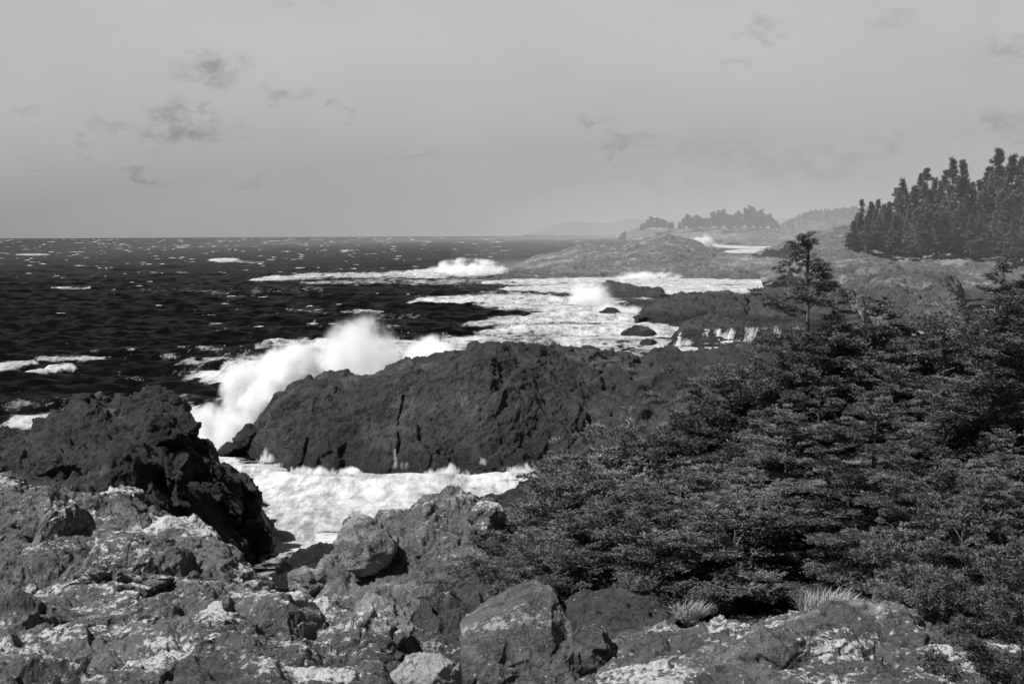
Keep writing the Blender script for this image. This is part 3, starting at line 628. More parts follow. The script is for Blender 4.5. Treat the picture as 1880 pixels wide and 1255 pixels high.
q = np.stack([sx_, sy_, np.zeros_like(sx_)], 1)
nA = fbm(q * 0.09, 4, 0.6, seed=401); nB = fbm(q * np.array([.6, .6, 1]), 4, 0.6, seed=402); nC = fbm(q * 0.02, 3, seed=403)
cal = 1 - 0.55 * sstep(fm, 0.4, 1.1)
zz = zz * np.where(sy_ < 95, 0.55, 1.0) * cal
# breaking crests and small whitecaps out at sea
cr1 = sstep(zz / 0.8 + 0.45 * nA + 0.25 * nC, 0.9, 1.25) * sstep(nB, -0.1, 0.5) * (sy_ > 110)
far = np.clip((sy_ - 500) / 1500, 0, 1)
nD = fbm(q * np.array([.10, .035, 1]), 4, 0.6, seed=404); foam = np.clip(fm * (1.0 + 0.35 * nA + 0.25 * nB + .5 * nD), 0, 2) 
foam = np.maximum(foam, cr1 * 0.8 * (1 - far))
foam = np.maximum(foam, 0.36 * sstep(nA + 0.6 * nC, 0.0, 0.9) * (1 - far))
brk = fh * (1 + 0.5 * nB + 0.4 * nA)
S_[:, 2] = zz + brk
me = mesh_np('sea', S_, grid_faces(NS_X, NS_Y))
at_ = me.attributes.new('foam', 'FLOAT', 'POINT'); at_.data.foreach_set('value', foam.astype(np.float32))

def sea_material():
    mt, t, b, out = principled('sea_water')
    co = t.n('ShaderNodeNewGeometry').outputs['Position']
    fo = t.n('ShaderNodeAttribute', attribute_name='foam', attribute_type='GEOMETRY').outputs['Fac']
    ca = t.vm('MULTIPLY', co, (1.0, 0.22, 1.0))
    n1 = t.noise(co, 0.8, 7, 0.68); n2 = t.noise(co, 3.5, 6, 0.72); n3 = t.noise(co, 0.16, 5, 0.6)
    s1 = t.noise(ca, 0.35, 8, 0.70); s2 = t.noise(ca, 1.6, 8, 0.72)
    th = t.math('ADD', t.math('ADD', t.math('MULTIPLY', n1, 0.8), t.math('MULTIPLY', n2, 0.4)), t.math('ADD', t.math('MULTIPLY', n3, 0.6), t.math('ADD', t.math('MULTIPLY', s1, 0.9), t.math('MULTIPLY', s2, 0.6))))   # about 1.65
    fmask = t.rng(t.math('SUBTRACT', fo, t.math('SUBTRACT', t.math('MULTIPLY', th, 2.1), 2.80)), -0.12, 0.45, 0, 1, True)
    cb = t.vm('MULTIPLY', co, (1.0, 0.10, 1.0)); s3 = t.noise(cb, 0.42, 5, 0.75); s4 = t.noise(cb, 0.03, 3, 0.6)
    fleck = t.rng(t.math('ADD', s3, t.math('MULTIPLY', s4, 0.35)), 0.825, 0.92, 0, .7, True)
    fmask = t.math('MAXIMUM', fmask, fleck)
    streak = t.math('MULTIPLY', t.rng(t.math('ADD', t.math('MULTIPLY', s2, .5), t.math('MULTIPLY', s1, .5)), 0.42, 0.56, 0.30, 0.86), t.rng(n1, 0.35, 0.6, 0.72, 1.0))
    streak = t.math('MAXIMUM', streak, t.rng(fo, 1.5, 2.0, 0.0, 0.6))
    fcol = t.math('MULTIPLY', 0.76, streak)
    col = t.mix(fmask, 0.003, fcol)
    t.nt.links.new(col, b.inputs['Base Color'])
    t.nt.links.new(t.mix(fmask, 0.34, 0.9), b.inputs['Roughness'])
    t.nt.links.new(t.mix(fmask, 0.05, 0.1), b.inputs['Specular IOR Level'])
    b.inputs['IOR'].default_value = 1.14
    hgt = t.math('ADD', t.math('ADD', t.math('MULTIPLY', n1, 0.5), t.math('MULTIPLY', n2, 0.12)), t.math('MULTIPLY', s1, 0.5))
    bp_ = t.n('ShaderNodeBump', {'Strength': t.mix(fmask, 0.9, 0.45), 'Distance': 0.8, 'Height': t.math('ADD', hgt, t.math('MULTIPLY', fmask, 0.05))})
    t.nt.links.new(bp_.outputs[0], b.inputs['Normal'])
    return mt
M_SEA = sea_material()
tag(obj('sea', me, M_SEA), kind='structure')
# open water all round, a little lower, so the sea does not end outside the picture
th = np.linspace(0, 2 * math.pi, 97); rr = np.array([0.0, 60, 300, 2000, 12000, 40000])
vv = np.array([[r_ * math.cos(a), r_ * math.sin(a), -2.6] for r_ in rr for a in th])
me = mesh_np('sea_floor', vv, grid_faces(97, len(rr)))
tag(obj('sea_floor', me, M_SEA), kind='structure')

# whitecaps: small breaking crests standing on the sea, far too many to count
def whitecaps():
    rs = np.random.RandomState(9)
    V_, F_, off = [], [], 0
    N = 2500
    for i in range(N):
        o_ = 3 + 250 * rs.rand() ** 1.9
        px = rs.uniform(-250, 2100)
        hor_ = 432.2 - (px - 940) * math.tan(ROLL)
        py = hor_ + o_
        if px > 900 + 1.2 * o_ and o_ > 4 : 
            if px > 1180 or rs.rand() < .6: continue
        if px > 1150: continue
        if o_ > 70 and rs.rand() < .75: continue
        if o_ > 170: continue
        c = atz(px, py)
        d = c[1]
        mpp = d / F0
        wd = mpp * rs.uniform(2.0, 7) * (1 + 1.6 * (rs.rand() < .13)) + rs.uniform(.3, 1.4)
        wd = min(wd * (.75 if o_ < 60 else .6), 22)
        hg = min(mpp * rs.uniform(.3, .9), 1.8) * (.5 + .5 * rs.rand()) * (1 if o_ < 60 else .5) + .05
        n_ = 17; t = np.linspace(-1, 1, n_)
        env = np.clip(1 - np.abs(t) ** 1.3, 0, 1) * np.convolve(rs.rand(n_ + 2) ** 1.6 * 1.5, [.25, .5, .25], 'valid')
        x = c[0] + t * wd; yc = c[1] + np.cumsum(rs.randn(n_)) * wd * 0.06
        prof = [(-1.2, -0.35), (-.5, .55), (0, 1.0), (.6, .5), (1.4, -0.4)]
        P = np.array([[[x[j], yc[j] + a * hg * 2.0 * (0.4 + env[j]), max(-.3, hg * (b_ if b_ < 0 else b_ * env[j])) + 0.10] for j in range(n_)] for (a, b_) in prof])
        V_.append(P.reshape(-1, 3)); F_.append(grid_faces(n_, len(prof), off)); off += n_ * len(prof)
    return mesh_np('whitecaps', np.concatenate(V_), np.concatenate(F_))
M_FOAM = plain_mat('foam', 0.86, 0.12, 1.2, 0.9, 0.1)
tag(obj('whitecaps', whitecaps(), plain_mat('thin_foam', 0.62, 0.5, 0.05, 0.9, 0.1)), 'scattered small white crests breaking on the open dark sea', kind='stuff')
print('sea', round(time.time() - T0, 1))

# ---------------------------------------------------------------- spray (real volumes of droplets)
def spray_mat(nm, dens, nscale, thr=0.5, aniso=0.0, stretch=(1, 1, 1), soft=.25):
    mt = bpy.data.materials.new(nm); mt.use_nodes = True
    t = NT(mt.node_tree)
    co = t.n('ShaderNodeTexCoord').outputs['Object']
    r = t.vm('LENGTH', co)                                     # the domain is a unit ball scaled into shape
    g = t.n('ShaderNodeNewGeometry').outputs['Position']
    gg = t.vm('MULTIPLY', g, stretch)
    n = t.noise(gg, nscale, 8, 0.66, 0.3)
    v = t.math('ADD', t.math('SUBTRACT', 1.0, r), t.math('MULTIPLY', t.math('SUBTRACT', n, 0.5), 2.7))
    dn = t.rng(v, thr - soft, thr + soft, 0, 1, True)
    edge_ = t.rng(r, 0.85, 1.0, 1, 0)
    dn = t.math('MULTIPLY', t.math('MULTIPLY', dn, edge_), dens)
    vol = t.n('ShaderNodeVolumePrincipled', {'Color': (1, 1, 1, 1), 'Density': dn, 'Anisotropy': aniso})
    out = t.n('ShaderNodeOutputMaterial'); t.nt.links.new(vol.outputs[0], out.inputs['Volume'])
    return mt
def ball_mesh(nm, n=24):
    ph = np.linspace(-math.pi / 2, math.pi / 2, n // 2 + 1); th = np.linspace(0, 2 * math.pi, n + 1)
    P_, T_ = np.meshgrid(ph, th, indexing='ij')
    X = np.stack([np.cos(P_) * np.cos(T_), np.cos(P_) * np.sin(T_), np.sin(P_)], -1)
    import bmesh
    me = mesh_np(nm, X.reshape(-1, 3) * 1.0, grid_faces(n + 1, n // 2 + 1))
    bm = bmesh.new(); bm.from_mesh(me); bmesh.ops.remove_doubles(bm, verts=bm.verts, dist=1e-4); bm.to_mesh(me); bm.free()
    return me
M_SPR = spray_mat('spray_near', 3.2, 0.42, .42, soft=.26, stretch=(1, 1, .7))
M_PLUME = spray_mat('spray_plume', 1.5, 0.30, .50, soft=.42, stretch=(1, 1, .8))
M_JET = spray_mat('spray_jet', 4.0, 1.5, .45, stretch=(1.6, 1, .5))
M_SPR2 = spray_mat('spray_far', 0.7, 0.13, .42)
M_SPRT_SHORE = spray_mat('spray_mist', 0.004, 0.02, .1)
M_SPRT = spray_mat('spray_thin', 0.10, 0.08, .35)
def spray(px, py, d, rx, ry, rz_, mat, label, rot=0.0):
    o = obj('spray', ball_mesh('spray'), mat, loc=bp(px, py, d)); o.scale = (rx, ry, rz_); o.rotation_euler = (0, rot, 0)
    return tag(o, label, kind='stuff')
spray(462, 735, 107, 2.7, 3, 3.9, M_SPR, 'white wall of spray bursting left of the long headland', 0.15)
spray(535, 705, 109, 4.0, 3, 3.6, M_SPR, 'curling white crest between the wall of spray and the tall plume', 0.2)
spray(682, 690, 112, 5.6, 4, 5.2, M_PLUME, 'tall soft plume of spray rising behind the long headland', 0.2)
spray(395, 800, 104, 3.6, 3, 2.6, M_SPR, 'low spray boiling where the wave meets the left end of the headland')
spray(805, 656, 116, 3.6, 3, 2.3, M_SPR, 'smaller burst of spray behind the headland, right of the tall plume')
rj = np.random.RandomState(21)
for (jx, jy, jd, jr, jz) in [(726, 862, 88.6, .35, 1.5), (742, 866, 88.4, .5, .9), (830, 870, 87.6, 1.1, .9), (886, 864, 88, .4, 1.1), (955, 870, 87.6, 1.6, .8), (1035, 870, 89, 1.0, .45), (500, 842, 94, 1.3, .9)] + [
        (px_, np.interp(px_, *np.array(HL_W, float).T) - 1, atz(px_, np.interp(px_, *np.array(HL_W, float).T))[1] - .6, rj.uniform(.5, 1.4), rj.uniform(.3, .8)) for px_ in rj.uniform(475, 1040, 16)]:
    spray(jx, jy, jd, jr, .5, jz, M_JET, 'small jet of spray at the foot of the long headland')['group'] = 'jets of spray at the headland foot'
spray(1078, 560, 300, 7.0, 7, 6.4, M_SPR2, 'leaning plume of spray among the offshore rocks', -0.5)
spray(1040, 578, 300, 9.0, 6, 3.2, M_SPRT, 'thin veil of spray blown off the leaning plume', -0.5)
spray(1150, 588, 268, 9.0, 6, 4.2, M_SPR2, 'low burst of spray at the left foot of the broad rounded rock', .4)
spray(860, 503, 540, 17, 9, 6.8, M_SPR2, 'bright burst of spray off the tip of the rocky spit')
spray(1180, 512, 480, 16, 8, 3.2, M_SPR2, 'low line of spray in front of the rocky spit')
spray(1060, 610, 250, 3.0, 4, 3.4, M_SPRT, 'small puff of spray in the churned water between the headland and the leaning plume')
spray(1293, 446, 800, 10, 8, 5.5, M_SPR2, 'small burst of spray beyond the rocky spit', .3)
spray(1200, 505, 600, 110, 60, 9, M_SPRT_SHORE, 'thin spray mist drifting along the foot of the rocky spit')
def cascade():
    nu_, nv_ = 260, 40
    px = np.linspace(1236, 1442, nu_)[None, :] + np.zeros((nv_, 1)); t = np.linspace(0, 1, nv_)[:, None] + np.zeros((1, nu_))
    top = np.interp(px, [1236, 1290, 1350, 1442], [608, 601, 598, 595]); bot = np.interp(px, [1236, 1290, 1350, 1442], [640, 636, 633, 632])
    P = at((px - 7 * t).ravel(), (top + (bot - top) * t ** 1.1).ravel(), (202 - 16.5 * t ** .85).ravel())
    P += .25 * np.stack([perlin(P * .8, 1), perlin(P * .8, 2), .6 * perlin(P * .8, 3)], 1)
    q_ = np.stack([px.ravel() * .055, t.ravel() * .8, 0 * px.ravel()], 1); q2 = np.stack([px.ravel() * .35 + 2 * t.ravel(), t.ravel() * 1.4, 0 * px.ravel()], 1)
    cov = 1.5 * fbm(q_, 3, .6, seed=71) + .75 * fbm(q2, 4, .7, seed=72) + .10 + .35 * t.ravel() ** 2
    e_ = np.minimum(np.minimum(px - 1236, 1442 - px) / 12, 1).ravel() * np.minimum(1, t.ravel() * 5) * np.minimum(1, (1 - t.ravel()) * 6)
    me_ = mesh_np('cascade', P, grid_faces(nu_, nv_)); a_ = me_.attributes.new('cover', 'FLOAT', 'POINT'); a_.data.foreach_set('value', (cov * e_ - (1 - e_) * .3).astype(np.float32))
    return me_
def lace_mat():
    mt, t, b, out = principled('running_water')
    c = t.n('ShaderNodeAttribute', attribute_name='cover', attribute_type='GEOMETRY').outputs['Fac']
    a = t.rng(c, -0.1, 0.95, 0, .9, True)
    b.inputs['Base Color'].default_value = (.55, .55, .55, 1); b.inputs['Roughness'].default_value = .8
    t.nt.links.new(a, b.inputs['Alpha'])
    return mt
M_LACE = lace_mat()
class Acc_:
    def __init__(s): s.v = []; s.f = []; s.n = 0
    def add(s, v, f): s.v.append(v); s.f.append(f + s.n); s.n += len(v)
    def mesh(s, nm): return mesh_np(nm, np.concatenate(s.v), np.concatenate(s.f))
def droplets():
    r2 = np.random.RandomState(12); B_ = []
    for (px, py, d, rx, rz_, n_) in ((462, 735, 107, 2.7, 3.9, 5000), (535, 700, 109, 4.0, 3.6, 5000), (682, 690, 112, 5.0, 4.6, 9000), (395, 800, 104, 3.6, 2.6, 3500), (805, 656, 116, 3.6, 2.3, 3000),
                                     (1078, 560, 300, 7, 6.4, 3000), (1150, 588, 268, 9, 4.2, 3000), (860, 503, 540, 17, 6.8, 3000)):
        v = r2.randn(n_, 3); v /= np.linalg.norm(v, axis=1, keepdims=True)
        v *= (0.55 + 0.55 * r2.rand(n_) ** .8)[:, None]; v[:, 2] += .15 * r2.rand(n_)
        c = np.array(bp(px, py, d)); p = c + v * np.array([rx, 2.5, rz_])
        kp = fbm(p * (40 / d), 4, .6, seed=8) > (np.linalg.norm(v, axis=1) - .72) * 1.1
        p = p[kp & (p[:, 2] > 0)]; sz = d / 1422 * (0.25 + 0.75 * r2.rand(len(p)) ** 2)
        tri = p[:, None, :] + r2.randn(len(p), 3, 3) * (sz * .55)[:, None, None]; B_.append(tri.reshape(-1, 3))
    V_ = np.concatenate(B_); return mesh_np('droplets', V_, np.arange(len(V_)).reshape(-1, 3), False)
tag(obj('droplets', droplets(), M_FOAM), 'flying drops thrown up round the bursts of white spray', kind='stuff')
tag(obj('cascade', cascade(), M_LACE), 'white strands of sea water pouring off the dark stepped ledge', kind='stuff')

# ---------------------------------------------------------------- sea mist over the shore at the right
def haze(dens_, loc_, sc_, rot_, lb_):
    mt = bpy.data.materials.new('haze'); mt.use_nodes = True; t = NT(mt.node_tree)
    vol = t.n('ShaderNodeVolumePrincipled', {'Color': (.93, .93, .93, 1), 'Density': dens_, 'Anisotropy': 0.0})
    out = t.n('ShaderNodeOutputMaterial'); t.nt.links.new(vol.outputs[0], out.inputs['Volume'])
    o = obj('haze', ball_mesh('haze', 48), mt, loc=loc_); o.scale = sc_; o.rotation_euler = (0, 0, rot_)
    tag(o, lb_, kind='stuff')
haze(0.00010, (1080, 5200, 0), (1250, 5030, 150), -0.20, 'thin sea mist lying over the far islands and hills')
haze(0.00038, (150, 480, 0), (172, 275, 48), -.1, 'salt mist hanging over the rocky spit and the wooded shore at the right')

# ---------------------------------------------------------------- trees
def tube(pts, rad, ns=6):
    pts = np.asarray(pts, float); n = len(pts); rad = np.asarray(rad, float)
    T_ = np.gradient(pts, axis=0); T_ /= np.maximum(np.linalg.norm(T_, axis=1, keepdims=True), 1e-9)
    ref = np.where(np.abs(T_[:, 2:3]) > .9, np.array([[1, 0, 0]]), np.array([[0, 0, 1]]))
    a = np.cross(T_, ref); a /= np.linalg.norm(a, axis=1, keepdims=True); b = np.cross(T_, a)
    an = np.linspace(0, 2 * math.pi, ns + 1)[None, :, None]
    P = pts[:, None, :] + (np.cos(an) * a[:, None, :] + np.sin(an) * b[:, None, :]) * rad[:, None, None]
    return P.reshape(-1, 3), grid_faces(ns + 1, n)
class Acc:
    def __init__(s): s.v = []; s.f = []; s.n = 0
    def add(s, v, f): s.v.append(v); s.f.append(f + s.n); s.n += len(v)
    def mesh(s, nm, smooth=True): return mesh_np(nm, np.concatenate(s.v), np.concatenate(s.f), smooth)

def sprigs(base, dirn, up, length, width, rs, blades=5, spread=0.6):
    """tufts of needles: each a few thin triangles fanned round its twig"""
    n = len(base)
    side = np.cross(dirn, up); side /= np.maximum(np.linalg.norm(side, axis=1, keepdims=True), 1e-9)
    upv = np.cross(side, dirn)
    vs = []
    for k_ in range(blades):
        a = rs.rand(n) * 2 * math.pi
        sp_ = (spread * (0.35 + 0.9 * rs.rand(n)))[:, None] if k_ else np.full((n, 1), 0.1)
        rad = (np.cos(a)[:, None] * side + np.sin(a)[:, None] * upv)
        dd = dirn + rad * sp_; dd /= np.linalg.norm(dd, axis=1, keepdims=True)
        st = base + dirn * (length * (0.6 * rs.rand(n) if k_ else 0))[:, None]
        L = (length * (0.45 + 0.45 * rs.rand(n)) if k_ else length)[:, None] * np.ones((n, 1))
        wv = np.cross(dd, up + 0.55 * rs.randn(n, 3)); wv /= np.maximum(np.linalg.norm(wv, axis=1, keepdims=True), 1e-9)
        wv *= (width * (0.7 + 0.6 * rs.rand(n)))[:, None] * 0.5
        vs.append(np.stack([st - wv, st + wv, st + dd * L], 1))
    Vv = np.stack(vs, 1).reshape(-1, 3)
    return Vv, np.arange(len(Vv)).reshape(-1, 3)

def spruce(seed, Hh, Rr, nlimb, sp_len=0.10, sp_w=0.019, step=0.052, crown0=0.08, shape=0.8, flag=(1, 0), flagk=0.35, gaps=(), dead=4, up0=0.14, bstep=0.10, blades=6, top_r=0.25, pad=1.0, padk=1.0, trunk_r=None, droop=0.35, leanx=0.0):
    """a wind-shaped spruce in its own frame, foot at the origin. returns trunk Acc, crown (verts, faces)"""
    rs = np.random.RandomState(seed)
    tr = Acc()
    n = 14; t = np.linspace(0, 1, n)
    wob = np.cumsum(rs.randn(n, 2) * 0.03 * Hh / 10, axis=0)
    tp = np.stack([wob[:, 0] + leanx * t ** 1.5, wob[:, 1], t * Hh], 1)
    r0 = trunk_r or Hh * 0.018
    tr.add(*tube(tp, r0 * (1 - t) ** 0.9 + 0.008 * Hh / 10, 8))
    B, D = [], []          # sprig bases and directions
    def axis(z): return np.array([np.interp(z, tp[:, 2], tp[:, 0]), np.interp(z, tp[:, 2], tp[:, 1]), z])
    for i in range(nlimb):
        h = (i + rs.rand()) / nlimb
        z = Hh * (crown0 + (1 - crown0) * h)
        if any(a < z / Hh < b_ for (a, b_) in gaps) and rs.rand() < .85: continue
        az = rs.rand() * 2 * math.pi
        u = 1 - h
        L = Rr * (top_r * 0.3 + (1 - top_r * .3) * (min(1, u / 0.92)) ** shape) * rs.uniform(.55, 1.12)
        if h < .12: L *= .75
        L *= 1 + flagk * (math.cos(az) * flag[0] + math.sin(az) * flag[1])
        L = max(L, 0.05 * Rr)
        st = axis(z); el = up0 + 0.55 * h ** 3 + rs.randn() * 0.10
        m_ = max(5, int(L / (bstep * 1.0)) + 3)
        s = np.linspace(0, 1, m_)
        dz = L * (math.sin(el) * s - droop * s ** 2 * (0.6 + .5 * (1 - h)) + 0.20 * s ** 4)
        bend = rs.randn() * 0.15
        azs = az + bend * s
        hx = np.concatenate([[0], np.cumsum(np.cos((azs[1:] + azs[:-1]) / 2))]) * L * math.cos(el) / (m_ - 1)
        hy = np.concatenate([[0], np.cumsum(np.sin((azs[1:] + azs[:-1]) / 2))]) * L * math.cos(el) / (m_ - 1)
        lp = st + np.stack([hx, hy, dz], 1)
        tr.add(*tube(lp, (r0 * 0.30 * (L / Rr) + 0.004) * (1 - 0.85 * s) + 0.002, 5))
        # side boughs, each ending in a flat pad of branchlets
        nsub = int(max(3, L * 2.3 * padk))
        for c_ in range(nsub + 1):
            f_ = 1.0 if c_ == nsub else 0.22 + 0.75 * (c_ + rs.rand() * .8) / nsub
            p0 = np.array([np.interp(f_ * .93, s, lp[:, j]) for j in range(3)])
            a0 = az + bend * f_ + (0 if c_ == nsub else (-1) ** c_ * rs.uniform(.45, 1.05))
            l_ = (0.22 * L * (1.15 - .5 * f_) + 0.22 * pad) * rs.uniform(.7, 1.25)
            if c_ == nsub: l_ *= .8
            l_ *= min(1, .25 + (1 - h) * 7); rise = rs.uniform(-.10, .22)
            gs = np.arange(0.12 * l_, l_, bstep)
            tr.add(*tube(np.stack([p0, p0 + l_ * .5 * np.array([math.cos(a0), math.sin(a0), rise]), p0 + l_ * np.array([math.cos(a0), math.sin(a0), rise - .12])]), np.array([.010, .007, .003]) * Hh / 8, 4))
            for g_ in gs:
                u_ = g_ / l_; bc = p0 + g_ * np.array([math.cos(a0), math.sin(a0), rise]) + np.array([0, 0, -.16 * l_ * u_ * u_])
                for sd in (-1, 1):
                    bl = l_ * 0.62 * min(1, .35 + u_ * 2.2) * (1 - u_ ** 2.2) * rs.uniform(.6, 1.1) + bstep * .6
                    ba = a0 + sd * (0.95 - .3 * u_ + rs.randn() * .15); nb = max(2, int(bl / step)); q_ = (np.arange(nb) + rs.rand(nb) * .6) / nb
                    dd = np.array([math.cos(ba), math.sin(ba), 0.16 + rs.randn() * 0.16])
                    pts = bc + dd * (q_ * bl)[:, None] + np.array([0, 0, 1.0]) * (bl * (-0.30 * q_ ** 2))[:, None]
                    for s2 in (-1, 1, 0):
                        ang = ba + s2 * (0.7 + 0.3 * rs.randn(nb)) if s2 else ba + 0.3 * rs.randn(nb)
                        B.append(pts + rs.randn(nb, 3) * step * .3)
                        D.append(np.stack([np.cos(ang), np.sin(ang), 0.12 + 0.25 * rs.randn(nb) + (0.45 if s2 == 0 else 0)], 1))
    # the leader
    nb = int(0.12 * Hh / step) * 3 + 4; zt = Hh * (1 - 0.12 * rs.rand(nb)); a = rs.rand(nb) * 6.28
    B.append(np.array([axis(z_) for z_ in zt])); D.append(np.stack([np.cos(a), np.sin(a), 0.9 + 0 * a], 1))
    for i in range(dead):    # bare dead branches low in the crown
        z = Hh * rs.uniform(.1, .55); az = rs.rand() * 6.28; L = Rr * rs.uniform(.5, .95)
        s = np.linspace(0, 1, 7); lp = axis(z) + np.stack([np.cos(az) * s * L, np.sin(az) * s * L, L * (.1 * s - .25 * s ** 2) + rs.randn(7) * .02 * L], 1)
        tr.add(*tube(lp, 0.018 * Rr / 3 * (1 - .8 * s) + .004, 5))
    B = np.concatenate(B); D = np.concatenate(D); D /= np.linalg.norm(D, axis=1, keepdims=True)
    up = np.tile(np.array([[0.03, 0.02, 1.0]]), (len(B), 1))
    ln = sp_len * rs.uniform(.7, 1.3, len(B))
    Vv, Ff = sprigs(B, D, up, ln, sp_w * np.ones(len(B)), rs, blades)
    return tr, (Vv, Ff)

M_BARK = plain_mat('bark', 0.085, 0.5, 6, 0.85)
M_NEED = leaf_mat('spruce_needles', 0.125, 0.6, 1.1)
M_NEEDF = leaf_mat('far_needles', 0.145, 0.5, 0.3)
def tree_proto(seed, mats=(M_BARK, M_NEED), **kw):
    tr, (v, f) = spruce(seed, **kw)
    tm = tr.mesh('trunk'); cm_ = mesh_np('crown', v, f, False)
    tm.materials.append(mats[0]); cm_.materials.append(mats[1])
    TRIS[0] += len(f)
    return tm, cm_, kw['Hh']
def put_tree(name, proto, loc, h, wide=1.0, rz=0.0, label=None, group=None, cat='tree', tilt=(0, 0)):
    tm, cm_, H_ = proto
    e = bpy.data.objects.new(name, None); COL.objects.link(e); e.location = loc
    k_ = h / H_; e.scale = (k_ * wide, k_ * wide, k_); e.rotation_euler = (tilt[0], tilt[1], rz)
    e.empty_display_size = 0.3
    for nm, me_ in (('trunk', tm), ('crown', cm_)):
        o = bpy.data.objects.new(nm, me_); COL.objects.link(o); o.parent = e
    return tag(e, label, cat, group)

# near spruces: three broad kinds plus the lone spindly leader
PA = tree_proto(501, Hh=8.0, Rr=3.4, nlimb=74, shape=0.6, crown0=0.05, flagk=.2, droop=.30, dead=5)
PB = tree_proto(502, Hh=6.0, Rr=3.2, nlimb=64, shape=0.5, crown0=0.04, flagk=.2, droop=.28, up0=.32, dead=4)
PC = tree_proto(503, Hh=3.2, Rr=2.4, nlimb=46, shape=0.45, crown0=0.03, flagk=.15, droop=.22, up0=.35, dead=2)
PD = tree_proto(504, Hh=10.0, Rr=2.9, nlimb=92, shape=0.75, crown0=0.04, flagk=.15, droop=.32, dead=4)
PL = tree_proto(505, Hh=10.2, Rr=3.0, nlimb=104, padk=1.15, shape=0.66, crown0=0.05, flag=(-1, 0), flagk=.25, gaps=((.73, .77),), droop=.22, up0=.15, dead=5, top_r=.1)
print('tree protos', round(time.time() - T0, 1), TRIS[0])
